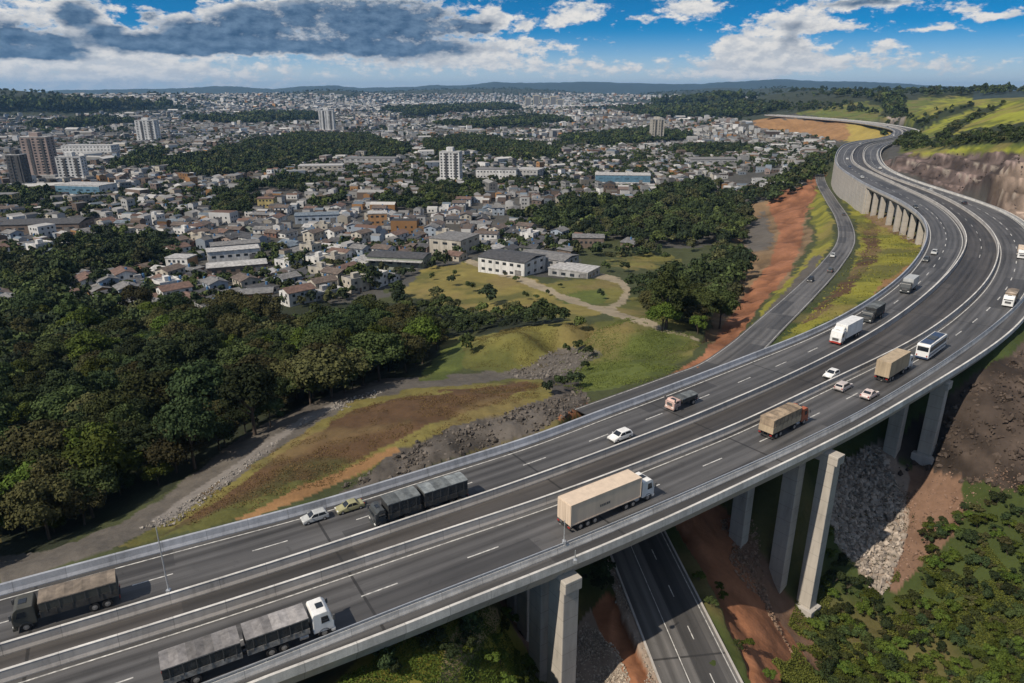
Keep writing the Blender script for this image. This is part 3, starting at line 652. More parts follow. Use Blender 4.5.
def concrete(name, base, stain=.5, pour=0.0):
    m = bpy.data.materials.new(name); m.use_nodes = True; t = NT(m.node_tree); b = t.n['Principled BSDF']
    b.inputs['Roughness'].default_value = .85; b.inputs['Specular IOR Level'].default_value = .25
    co = t.n.new('ShaderNodeTexCoord').outputs['Object']
    mp = t.n.new('ShaderNodeMapping'); mp.inputs['Scale'].default_value = (.9, .9, .12); t.l.new(co, mp.inputs[0])
    n1 = t.noise(mp.outputs[0], 1.3, 6, .65); n2 = t.noise(co, .18, 5, .6); n3 = t.noise(co, 6, 4, .6)
    v = t.m('ADD', t.m('MULTIPLY', n1.outputs[0], stain), t.m('MULTIPLY', n2.outputs[0], .5)); v = t.m('ADD', v, t.m('MULTIPLY', n3.outputs[0], .18))
    c = t.ramp(v, [(.32, tuple(x * .45 for x in base)), (.55, base), (.85, tuple(min(1, x * 1.3) for x in base))])
    uv = t.n.new('ShaderNodeUVMap'); uv.uv_map = 'UVMap'; sx = t.n.new('ShaderNodeSeparateXYZ'); t.l.new(uv.outputs[0], sx.inputs[0])
    q = t.m('DIVIDE', sx.outputs[0], 5.0); wn = t.n.new('ShaderNodeTexWhiteNoise'); wn.noise_dimensions = '1D'; t.l.new(t.m('FLOOR', q), wn.inputs['W'])
    tone = t.m('ADD', .92, t.m('MULTIPLY', wn.outputs['Value'], .16)); c = t.vm('MULTIPLY', c, t.comb(tone, tone, tone))
    c = t.mix(t.m('MULTIPLY', t.m('LESS_THAN', t.m('SUBTRACT', q, t.m('FLOOR', q)), .014), t.m('MULTIPLY', t.m('GREATER_THAN', sx.outputs[0], .01), .4)), c, (.05, .05, .048))
    if pour:
        sz = t.n.new('ShaderNodeSeparateXYZ'); t.l.new(co, sz.inputs[0]); fz = t.m('FRACT', t.m('DIVIDE', sz.outputs[2], pour))
        c = t.mix(t.m('MULTIPLY', t.m('LESS_THAN', fz, .03), .45), c, (.10, .095, .085))
    t.l.new(c, b.inputs['Base Color'])
    bp = t.n.new('ShaderNodeBump'); bp.inputs['Strength'].default_value = .2; bp.inputs['Distance'].default_value = .05
    t.l.new(n3.outputs[0], bp.inputs['Height']); t.l.new(bp.outputs[0], b.inputs['Normal'])
    MATS[name] = m; return m
ASP = asphalt('worn_asphalt', (.060, .059, .059)); ASP2 = asphalt('median_asphalt', (.042, .039, .037)); ASP3 = asphalt('local_asphalt', (.075, .072, .069))
CON = concrete('barrier_concrete', (.36, .34, .315)); CONP = concrete('pier_concrete', (.335, .31, .272), .75, 2.6); CONB = concrete('parapet_concrete', (.33, .35, .385), .35); CONW = concrete('pale_concrete', (.60, .585, .55), .3)
WHITE = mat('road_paint', (.66, .65, .61), .7, var=.1, scale=1.6, col2=(.16, .16, .155), detail=8)
STEEL = mat('galvanised_steel', (.52, .54, .56), .42, .6, .1, 3)
A0 = oA - .22; W = .34
road = sweep('road', [(A0 - .02, 0.0), (.24, 0.0)], ASP, close=False); tag(road, kind='structure')
road_median = sweep('road_median', [(-.24, 0.0), (oD + .24, 0.0)], ASP2, close=False); tag(road_median, kind='structure')
road_right = sweep('road_outbound', [(oD - .24, 0.0), (oG + .3, 0.0)], ASP, close=False); tag(road_right, kind='structure')
def lines(name, o, w, sel=None, z=.006):
    return sweep(name, [(o + w / 2, z), (o - w / 2, z)], WHITE, close=False, sel=sel)
near = S < 2200
for nm, o in (('road_marking', oA - 1.25), ('road_marking', np.full(len(S), 1.0)), ('road_marking', oD - .95), ('road_marking', oF + .75)):
    tag(lines(nm, o, .15 + .00035 * np.hypot(MC[:, 0], MC[:, 1])), kind='structure')
mk = MB(); 
def dash(s0, L, fo, w):
    n = 4; a = [at_s(s0 + L * i / n, fo(s0 + L * i / n) + w / 2, .006) for i in range(n + 1)] + [at_s(s0 + L * i / n, fo(s0 + L * i / n) - w / 2, .006) for i in range(n, -1, -1)]
    mk.add(a, [(i, i + 1, 2 * n - i, 2 * n + 1 - i) for i in range(n)])
io = lambda arr: (lambda s: float(np.interp(s, S, arr)))
sL = station(U(132, 584.6)[:2])[0]; sR = station(U(361, 596)[:2])[0]
per = 13.0
laneL = oA * .5 - .1; laneR = (oD + oF) * .5
for base, ar in ((sL, laneL), (sR, laneR)):
    k = -12
    while base + k * per < 1500:
        s0 = base + k * per; k += 1
        if s0 < 2: continue
        dash(s0, 4.2 if s0 < 400 else 5.5, io(ar), .15 + .0003 * s0)
k = 0
while 330 + k * 16 < 1000: dash(330 + k * 16, 5, io((oD) * .5), .2); k += 1
mo = mk.build('road_marking', WHITE); tag(mo, kind='structure')

via = empty('viaduct', at_s(station(U(560, 590)[:2])[0], -9, 0)); tag(via, 'long curved concrete road viaduct on tall piers sweeping past the town', 'viaduct')
def vpart(o, label=None):
    o.parent = via; o.matrix_parent_inverse = Matrix.Translation(via.location).inverted(); KIDS.setdefault(via.name, []).append(o)
    if label: o['label'] = label
    return o
sl = vpart(sweep('deck_slab', [(A0 + .5, -.06), (oG - .02, -.06), (oG - .02, -.5), (oG + .9, -2.35), (oG * .5, -2.6), (A0 - 1.0, -2.35), (A0 + .5, -1.0)], CONP))
hA = 1.15
vpart(sweep('outer_parapet', [(A0 + .42, -.05), (A0 + .42, hA), (A0 + .06, hA), (A0 - .1, .45), (A0 - .3, .12), (A0 - .3, -.05)], CONB), 'bluish grey outer parapet')  # blue tint in its colour stands for skylight on the shaded face
def jersey(o, h, b=.3, t=.12): return [(o + b, -.05), (o + b, .12), (o + t + .05, .45), (o + t, h), (o - t, h), (o - t - .05, .45), (o - b, .12), (o - b, -.05)]
zero = np.zeros(len(S))
vpart(sweep('median_barrier', jersey(zero, 1.25), CON)); vpart(sweep('median_barrier', jersey(oD, 1.25), CON))
vpart(sweep('lit_top_strip', [(zero + .15, 1.253), (zero + .15, 1.30), (zero - .15, 1.30), (zero - .15, 1.253)], CONW)); vpart(sweep('lit_top_strip', [(oD + .15, 1.253), (oD + .15, 1.30), (oD - .15, 1.30), (oD - .15, 1.253)], CONW))  # pale strips paint the sunlit look onto the barrier tops
vpart(sweep('safety_barrier', jersey(oF, .85, .26, .11), CONW), 'pale outer safety barrier with steel rail')
vpart(sweep('guard_rail', [(oF + .07, 1.0), (oF + .07, 1.16), (oF - .07, 1.16), (oF - .07, 1.0)], STEEL))
rp = MB(); s_ = 2.0
while s_ < 420:
    p_ = at_s(s_, io(oF)(s_), .84); M_ = Matrix.Translation(p_) @ Matrix.Rotation(heading(s_), 4, 'Z'); rp.box(-.06, .06, -.05, .05, 0, .18, M=M_); s_ += 2.5
vpart(rp.build('rail_posts', STEEL))['kind'] = 'stuff'
vpart(sweep('edge_parapet', [(oG + .32, -.05), (oG + .32, .38), (oG - .05, .42), (oG - .10, -.62), (oG - .02, -.62), (oG - .02, -.05)], CONW), 'pale kerb along the open edge of the deck')
def pier(base_px, zb, sx, sy, head=None, cap=False, zt=-2.4, rot=None):
    b = U(*base_px, zb); s0, o0 = station(b[:2]); h = heading(s0) if rot is None else rot
    g = float(hz(np.array([b[0]]), np.array([b[1]]))[0]); zb = min(zb, g) - 3.5
    m = MB(); k = 1.03
    vs = [(x * sx / 2 * f, y * sy / 2 * f, z) for z, f in ((zb, k), (zt, 1.0)) for x, y in ((-1, -1), (1, -1), (1, 1), (-1, 1))]
    m.add(vs, [(0, 1, 2, 3), (7, 6, 5, 4), (0, 4, 5, 1), (1, 5, 6, 2), (2, 6, 7, 3), (3, 7, 4, 0)])
    o = m.build('pier', CONP, bevel=.12); o.location = (b[0], b[1], 0); o.rotation_euler.z = h; vpart(o)
    if cap:
        c = MB(); c.prism([(-sx * .5 - .1, zt - 1.3), (sx * .5 + .1, zt - 1.3), (sx * .5 + .1, zt + .3), (-sx * .5 - .1, zt + .3)], -sy * .5 - .4, sy * .5 + 1.6)
        c.build('pier_cap', CONP, o, bevel=.1)
    if not cap: return o
    f = MB(); f.box(-sx * .8, sx * .8, -sy * .8, sy * .8, g - 5, g + .25); fo = f.build('footing', CON, o, bevel=.08)
    return o
PIERS = [((560, 715), -24.5, 2.3, 3.0, True), ((540, 678), -22.5, 2.0, 2.6, False), ((527, 643), -21.5, 1.8, 2.4, False), ((515, 622), -20.5, 1.6, 2.0, False),
         ((804, 613), -33.6, 2.0, 2.5, True), ((777, 581), -28.5, 2.0, 2.6, False), ((738, 540), -22.3, 2.0, 2.6, False),
         ((921, 473), -23.2, 2.3, 2.6, True), ((890, 456), -20.5, 2.2, 2.6, False)]
for P_ in PIERS: pier(P_[0], P_[1], P_[2], P_[3], cap=P_[4])
# far side: piers of the bend, seen from its outer side
sq = [station(U(x, y, -1.0)[:2])[0] for x, y in ((871, 188), (878, 191.5), (885, 195), (892, 199), (899, 203), (906, 207), (913, 212), (920, 219), (925, 228))]
for s_ in sq:
    for inset in (1.5, 9.0):
        p_ = at_s(s_, io(oA)(s_) - inset, 0); g = float(hz(np.array([p_[0]]), np.array([p_[1]]))[0]); g = min(g, -9)
        m = MB(); m.box(-1.4, 1.4, -1.2, 1.2, g - 3, -2.2); o = m.build('pier', CONP, bevel=.15); o.location = (p_[0], p_[1], 0); o.rotation_euler.z = heading(s_); vpart(o)
# the retaining wall of vertical panels past the piers
s0, s1 = sq[0] + 2, station(U(836.5, 158, -1)[:2])[0] + 40
wall = MB(); n_ = 22
for i in range(n_):
    a, b = s0 + (s1 - s0) * i / n_, s0 + (s1 - s0) * (i + .94) / n_
    q = [at_s(a, io(oA)(a) + .35, 0), at_s(b, io(oA)(b) + .35, 0), at_s(b, io(oA)(b) - 1.2, 0), at_s(a, io(oA)(a) - 1.2, 0)]
    wall.add([(p[0], p[1], z) for z in (-26, -1.1) for p in q], [(3, 2, 1, 0), (4, 5, 6, 7), (0, 1, 5, 4), (1, 2, 6, 5), (2, 3, 7, 6), (3, 0, 4, 7)])
rw = wall.build('retaining_wall', CONP); tag(rw, 'tall concrete retaining wall of vertical panels under the far bend', 'wall')
# end wall of the embankment facing the piers
ew = MB(); a = at_s(s0, io(oA)(s0) - .5, 0); b = at_s(s0, io(oG)(s0) + 6, 0); d = Vector(b - a)
M_ = Matrix.Translation(a) @ Matrix.Rotation(math.atan2(d.y, d.x), 4, 'Z'); ew.box(0, d.length, -.4, .4, -26, -2.3, M=M_)
eo = ew.build('abutment', CONP); vpart(eo)

# local roads on the ground
def ribbon(name, C, hw, material, lift=.05, off=0.0, sel=None):
    C = np.asarray(C); d = np.gradient(C[:, :2], axis=0); d /= np.linalg.norm(d, axis=1)[:, None]; n = np.c_[-d[:, 1], d[:, 0]]
    s = np.r_[0, np.cumsum(np.linalg.norm(np.diff(C[:, :2], axis=0), axis=1))]
    L = C[:, :2] + n * (off + hw); Rr = C[:, :2] + n * (off - hw); z = C[:, 2] + lift; k = len(C)
    V = np.empty((k, 2, 3)); V[:, 0, :2] = L; V[:, 1, :2] = Rr; V[:, :, 2] = z[:, None]
    i = np.arange(k - 1); F = np.c_[2 * i, 2 * i + 1, 2 * i + 3, 2 * i + 2]
    o = np_mesh(name, V.reshape(-1, 3), F, material); me = o.data
    uvs = np.empty((k, 2, 2)); uvs[:, :, 0] = s[:, None]; uvs[:, 0, 1] = hw + off; uvs[:, 1, 1] = off - hw
    u = me.uv_layers.new(name='UVMap'); li = np.zeros(len(me.loops), np.int32); me.loops.foreach_get('vertex_index', li)
    u.data.foreach_set('uv', uvs.reshape(-1, 2)[li].astype(np.float32).ravel())
    return o
def dense3(C, step):
    s = np.r_[0, np.cumsum(np.linalg.norm(np.diff(C[:, :2], axis=0), axis=1))]; t = np.arange(0, s[-1], step); return np.c_[[np.interp(t, s, C[:, i]) for i in range(3)]].T
SIDE_D = dense3(SIDE, 2.0); UND_D = dense3(UND, 1.5)
tag(ribbon('side_road', SIDE_D, 3.9, ASP3), kind='structure'); tag(ribbon('under_road', UND_D, 5.0, ASP3), kind='structure')
for o_ in (3.5, -3.5): tag(ribbon('road_marking', SIDE_D, .06, WHITE, .058, o_), kind='structure')
for o_ in (-1.4, 4.6): tag(ribbon('road_marking', UND_D, .06, WHITE, .058, o_ * 1.0), kind='structure')
mk = MB(); s = np.r_[0, np.cumsum(np.linalg.norm(np.diff(UND_D[:, :2], axis=0), axis=1))]
def pd(C, ss, t): return np.array([np.interp(t, ss, C[:, i]) for i in range(3)])
t = 2.0
while t < s[-1] - 5:
    a = pd(UND_D, s, t); b = pd(UND_D, s, t + 2.4); d = (b - a)[:2]; d /= np.linalg.norm(d); n = np.array([-d[1], d[0]])
    mk.add([(*(p[:2] + n * o), p[2] + .058) for p, o in ((a, 1.75), (b, 1.75), (b, 1.6), (a, 1.6))], [(0, 1, 2, 3)]); t += 8.0
tag(mk.build('road_marking', WHITE), kind='structure')
for side in (1, -1):       # low kerb stones beside the local road
    k_ = MB(); C = UND_D; d = np.gradient(C[:, :2], axis=0); d /= np.linalg.norm(d, axis=1)[:, None]; n = np.c_[-d[:, 1], d[:, 0]]
    a = C[:, :2] + n * side * 5.05; b = C[:, :2] + n * side * 5.35
    for i in range(len(C) - 1):
        z0 = C[i, 2]; z1 = C[i + 1, 2]
        k_.add([(*a[i], z0 - .3), (*a[i + 1], z1 - .3), (*b[i + 1], z1 - .3), (*b[i], z0 - .3), (*a[i], z0 + .18), (*a[i + 1], z1 + .18), (*b[i + 1], z1 + .18), (*b[i], z0 + .18)], [(4, 5, 6, 7), (0, 1, 5, 4), (2, 3, 7, 6)])
    tag(k_.build('kerb', CON), kind='structure')

# ------------------------------------------------------------------ vehicles
RUB = mat('tyre_rubber', (.022, .022, .023), .85, var=.2, scale=5); RIM = mat('wheel_rim', (.42, .42, .42), .45, .6, .2, 6)
GLASS = mat('dark_glass', (.016, .020, .025), .08, var=.1, scale=1, spec=.8); CHAS = mat('chassis', (.035, .034, .033), .7, var=.3, scale=3)
LAMP = mat('headlamp', (.72, .72, .68), .15, var=.05, scale=4); TAIL = mat('tail_lamp', (.30, .02, .015), .3, var=.1, scale=4); GREYP = mat('grey_plastic', (.09, .09, .09), .6, var=.2, scale=3)
def paint(nm, c, rough=.38, var=.10): return mat(nm, c, rough, .0, var, 1.1, streak=True)
P_WHITE = paint('white_paint', (.72, .72, .70)); P_OLIVE = paint('olive_paint', (.060, .060, .050), .55); P_SILVER = paint('silver_paint', (.42, .43, .42)); P_CREAM = paint('yellowish_paint', (.31, .295, .16))
P_BEIGE = paint('beige_paint', (.62, .50, .38), .6, .07); P_RED = paint('red_paint', (.35, .045, .03)); P_ORANGE = paint('orange_paint', (.38, .10, .04)); P_BLUE = paint('dark_blue_paint', (.03, .05, .10)); P_GREY = paint('dark_grey_paint', (.055, .06, .06)); P_PINK = paint('faded_pinkish_paint', (.52, .36, .31), .55)
P_TAN = paint('tan_paint', (.42, .33, .22), .6, .15); P_BLACK = paint('black_paint', (.02, .02, .022))
T_OLIVE = mat('grey_brown_tarpaulin', (.30, .245, .19), .85, var=.3, scale=.8, bump=.5, bscale=2.5); T_DARK = mat('dark_tarpaulin', (.030, .032, .033), .75, var=.3, scale=1.2, bump=.5, bscale=2.5)
T_GREY = mat('worn_grey_tarpaulin', (.21, .20, .195), .85, var=.28, scale=1.1, bump=.6, bscale=2.5); T_SLATE = mat('slate_tarpaulin', (.135, .15, .155), .8, var=.3, scale=1.0, bump=.5, bscale=2.5); T_BROWN = mat('brown_tarpaulin', (.33, .25, .17), .85, var=.3, scale=.9, bump=.5, bscale=2.5)
SIDEB = mat('dropside_boards', (.27, .255, .23), .75, var=.4, scale=1.6); SIDED = mat('dark_dropside', (.06, .055, .048), .7, var=.3, scale=1.6)

_tyre = {}
def wheel(parent, x, y, r=.5, w=.3):
    key = (round(r, 2), round(w, 2))
    if key not in _tyre:
        m = MB(); m.cyl((0, -w / 2, 0), (0, w / 2, 0), r, 18); o = m.build('wheel', RUB, parent, bevel=.03, smooth=False)
        q = MB(); q.cyl((0, -w / 2 - .012, 0), (0, w / 2 + .012, 0), r * .56, 14); q.cyl((0, -w / 2 - .05, 0), (0, w / 2 + .05, 0), r * .2, 8)
        ri = q.build('rim', RIM, o); _tyre[key] = (o.data, ri.data)
    else:
        o = link(bpy.data.objects.new('wheel', _tyre[key][0]), parent); link(bpy.data.objects.new('rim', _tyre[key][1]), o)
    o.location = (x, y, r)
def slab(parent, name, a, b, thick, y0, y1, material):        # a plate lying on a sloping profile edge a->b (x,z)
    d = Vector((b[0] - a[0], 0, b[1] - a[1])); n = Vector((d.z, 0, -d.x)).normalized() * thick
    m = MB(); q = [(a[0], a[1]), (b[0], b[1]), (b[0] + n.x, b[1] + n.z), (a[0] + n.x, a[1] + n.z)]
    m.prism(q, y0, y1); return m.build(name, material, parent)
def cab(root, x0, L, W, H, paint_m, zb=.75, hatch=True, bumper=None, deflector=False):
    x1 = x0 + L; w = W / 2
    prof = [(x0, zb), (x1 - .02, zb), (x1 + .02, zb + .9), (x1 - .30, H - .28), (x1 - .62, H), (x0 + .12, H - .04), (x0, H - .3)]
    m = MB(); m.prism(prof, -w, w); c = m.build('cab', paint_m, root, bevel=.09, seg=3)
    a, b = (x1 - .01, zb + 1.0), (x1 - .28, H - .36)
    slab(c, 'windscreen', a, b, -.03, -w + .16, w - .16, GLASS)
    for s in (-1, 1):
        g = MB(); q = [(x1 - .42, zb + 1.05), (x1 - 1.25, zb + 1.0), (x1 - 1.25, H - .5), (x1 - .6, H - .5)]
        g.prism(q, s * w - .015, s * w + .02); g.build('side_window', GLASS, c)
        k = MB(); k.box(x1 - .12, x1 + .1, s * (w + .14) - .1, s * (w + .14) + .1, zb + 1.15, zb + 1.75); k.box(x1 - .1, x1 - .02, s * w - .02 if s > 0 else s * w - .14, s * w + .14 if s > 0 else s * w + .02, zb + 1.6, zb + 1.66)
        k.build('mirror', GREYP, root, bevel=.02)
        h = MB(); h.box(x1 - .02, x1 + .06, s * (w - .32) - .22, s * (w - .32) + .22, zb - .12, zb + .12); h.build('headlight', LAMP, root, bevel=.03)
        f = MB(); n = 8; f.prism([(x0 + L * .5 + .62 * math.cos(math.pi * i / n), .5 + .62 * math.sin(math.pi * i / n)) for i in range(n + 1)] + [(x0 + L * .5 - .55 * math.cos(math.pi * i / n), .5 + .55 * math.sin(math.pi * i / n)) for i in range(n + 1)], s * w - (.26 if s > 0 else .02), s * w + (.02 if s > 0 else .26)); f.build('mudguard', GREYP, root)
    m = MB(); m.box(x1 - .35, x1 + .1, -w, w, .38, zb - .02); m.build('bumper', bumper or paint_m, root, bevel=.06)
    m = MB(); m.box(x1 + .005, x1 + .05, -w * .55, w * .55, zb + .25, zb + .8); m.build('grille', GREYP, root, bevel=.015)
    if hatch:
        m = MB(); m.box(x0 + L * .32, x0 + L * .66, -.42, .42, H - .05, H + .03); m.build('roof_hatch', GLASS, c, bevel=.02)
    if deflector:
        m = MB(); m.prism([(x0 + .05, H - .06), (x1 - .75, H - .06), (x0 + .5, H + .55), (x0 + .05, H + .62)], -w + .2, w - .2); m.build('wind_deflector', paint_m, c, bevel=.06)
    return c
def chassis(root, x0, x1, z0=.72, z1=.98):
    m = MB()
    for s in (-1, 1): m.box(x0, x1, s * .42 - .09, s * .42 + .09, z0, z1)
    x = x0 + .4
    while x < x1: m.box(x, x + .12, -.42, .42, z0 + .04, z1 - .04); x += 1.3
    m.build('chassis', CHAS, root)
def tails(root, x, w, z=.85):
    for s in (-1, 1):
        m = MB(); m.box(x - .05, x + .02, s * (w - .25) - .2, s * (w - .25) + .2, z - .09, z + .09); m.build('tail_light', TAIL, root)
def tarp_body(root, x0, x1, W, z0, zs, zt, side_m, tarp_m, top_m, ribs=True, name='cargo_body'):
    """open-sided bed with drop boards to zs and a tarpaulin up to zt, bowed top"""
    w = W / 2; m = MB(); m.box(x0, x1, -w, w, z0, z0 + .16); m.box(x0, x1, -w, -w + .06, z0 + .16, zs); m.box(x0, x1, w - .06, w, z0 + .16, zs); m.box(x0, x0 + .06, -w + .06, w - .06, z0 + .16, zs); m.box(x1 - .06, x1, -w + .06, w - .06, z0 + .16, zs)
    n = max(3, int((x1 - x0) / 1.3))
    for i in range(n + 1):
        x = x0 + (x1 - x0 - .09) * i / n
        for s in (-1, 1): m.box(x, x + .09, s * w - (0 if s > 0 else .035), s * w + (.035 if s > 0 else 0), z0 + .02, zs + .02)
    b = m.build(name, side_m, root)
    t = MB(); t.box(x0 + .03, x1 - .03, -w + .02, w - .02, zs + .01, zt - .12); x = x0 + .6
    while x < x1 - .3:
        for s in (-1, 1): t.box(x, x + .08, s * (w + .01) - .014, s * (w + .01) + .014, zs - .25, zt - .16, 1)
        x += 1.15
    t.build('tarpaulin', [tarp_m, GREYP], root, bevel=.012)
    k = max(4, int((x1 - x0) / .75)); vs = []; fs = []; ny = 6
    rng = random.Random(int(x0 * 100 + x1 * 10))
    for i in range(k + 1):
        x = x0 + (x1 - x0) * i / k
        for j in range(ny + 1):
            v = -1 + 2 * j / ny; sag = (-.10 if i % 2 else .03) * (1 - v * v) + rng.uniform(-.02, .02)
            vs.append((x, v * (w + .015), zt - .10 + .16 * (1 - v * v) + sag))
    for i in range(k):
        for j in range(ny): a = i * (ny + 1) + j; fs.append((a, a + ny + 1, a + ny + 2, a + 1))
    nb = len(vs); vs2 = [(x, y, zt - .22) for x, y, z in vs]; fs2 = [tuple(reversed([i + nb for i in f])) for f in fs]
    ed = [i * (ny + 1) for i in range(k + 1)]; ed2 = [i * (ny + 1) + ny for i in range(k + 1)]; f0 = list(range(ny + 1)); f1 = [k * (ny + 1) + j for j in range(ny + 1)]
    sd = []
    for L_ in (ed, ed2, f0, f1): sd += [(L_[i], L_[i + 1], L_[i + 1] + nb, L_[i] + nb) for i in range(len(L_) - 1)]
    t = MB(); t.add(vs + vs2, fs + fs2 + sd); i_ = 0; cur = 0
    for i in range(k):
        if i % 3 == 0: cur = rng.choice((0, 0, 1, 2))
        for j in range(ny): t.mi[i_] = cur; i_ += 1
    t.build('tarpaulin_top', [top_m, shade_of(top_m, 1.45), shade_of(top_m, .62)], root)
_sh = {}
def shade_of(m, k):
    key = (m.name, k)
    if key not in _sh:
        n = m.copy(); n.name = m.name + (' light' if k > 1 else ' dark'); e = [q for q in n.node_tree.nodes if q.type == 'VALTORGB'][0].color_ramp.elements
        for q in e: q.color = tuple(min(1, c * k) for c in q.color[:3]) + (1,)
        _sh[key] = n
    return _sh[key]
def box_body(root, x0, x1, W, z0, z1, m_side, mark=False, ribbed=False, rear_m=None):
    w = W / 2; m = MB(); m.box(x0, x1, -w, w, z0, z1); b = m.build('cargo_box', m_side, root, bevel=.035)
    m = MB()
    for s in (-1, 1): m.box(x0, x1, s * w - .03, s * w + .03, z0 - .02, z0 + .14); m.box(x0, x1, s * w - .03, s * w + .03, z1 - .09, z1 + .012)
    for s in (-1, 1):
        for x in (x0 - .015, x1 - .08): m.box(x, x + .1, s * w - .04, s * w + .04, z0 + .14, z1 - .09)
    if ribbed:
        x = x0 + .5
        while x < x1 - .3:
            for s in (-1, 1): m.box(x, x + .12, s * w - .025, s * w + .025, z0 + .14, z1 - .09)
            x += .45
    m.build('corner_frame', rear_m or m_side, root)
    for s in (-1, 1):
        d = MB(); d.box(x0 - .05, x0 - .002, min(s * .03, s * (w - .08)), max(s * .03, s * (w - .08)), z0 + .08, z1 - .1)
        for yy in (.3, .8): d.cyl((x0 - .07, s * yy, z0 + .1), (x0 - .07, s * yy, z1 - .12), .025, 6)
        d.build('rear_door', rear_m or m_side, root)
    if mark:      # short illegible line of dark lettering on the side
        for s in (-1, 1):
            k = MB(); x = x0 + (x1 - x0) * .40
            for wd in (.22, .16, .25, .18, .3, .2): k.box(x, x + wd, s * (w + .004) - .006, s * (w + .004) + .006, z0 + 1.05, z0 + 1.42); x += wd + .08
            k.build('side_lettering', GREYP, b)
def truck(label, L, cabL=2.0, cabW=2.45, cabH=3.05, paint_m=P_WHITE, body='tarp', body_args=None, W=2.5, zt=3.6, axles=(0.8,), group=None, bumper=None, deflector=False, rear_axles=None, name='lorry', box_m=None, tmats=None, mark=False, second=None, ribbed=False):
    """x forward, origin in the middle of the length on the ground"""
    root = empty(name); tag(root, label, 'truck', group)
    xf, xb = L / 2, -L / 2; x0c = xf - cabL - .05
    cab(root, x0c, cabL, cabW, cabH, paint_m, bumper=bumper, deflector=deflector)
    chassis(root, xb + .1, x0c + .3)
    wy = W / 2 - .22; wheel(root, x0c + cabL * .5, wy); wheel(root, x0c + cabL * .5, -wy)
    spans = [(xb + .05, x0c - .35)] if not second else [(xb + .05, second[0]), (second[1], x0c - .35)]
    for (a, b) in spans:
        if body == 'tarp': tarp_body(root, a, b, W, 1.12, tmats[3] if len(tmats) > 3 else 1.9, zt, tmats[0], tmats[1], tmats[2])
        else: box_body(root, a, b, W, 1.12, zt, box_m, mark, ribbed)
    for ax in (rear_axles or (xb + 1.3, xb + 2.55)):
        for s in (-1, 1): wheel(root, ax, s * wy, .5, .42)
    m = MB(); m.cyl((x0c - 1.4, -.95, .75), (x0c - .5, -.95, .75), .3, 12); m.build('fuel_tank', RIM, root, bevel=.03)
    m = MB(); m.box(xb - .02, xb + .1, -W / 2 + .1, W / 2 - .1, .5, .68); m.build('underrun_bar', CHAS, root)
    tails(root, xb, W / 2)
    return root
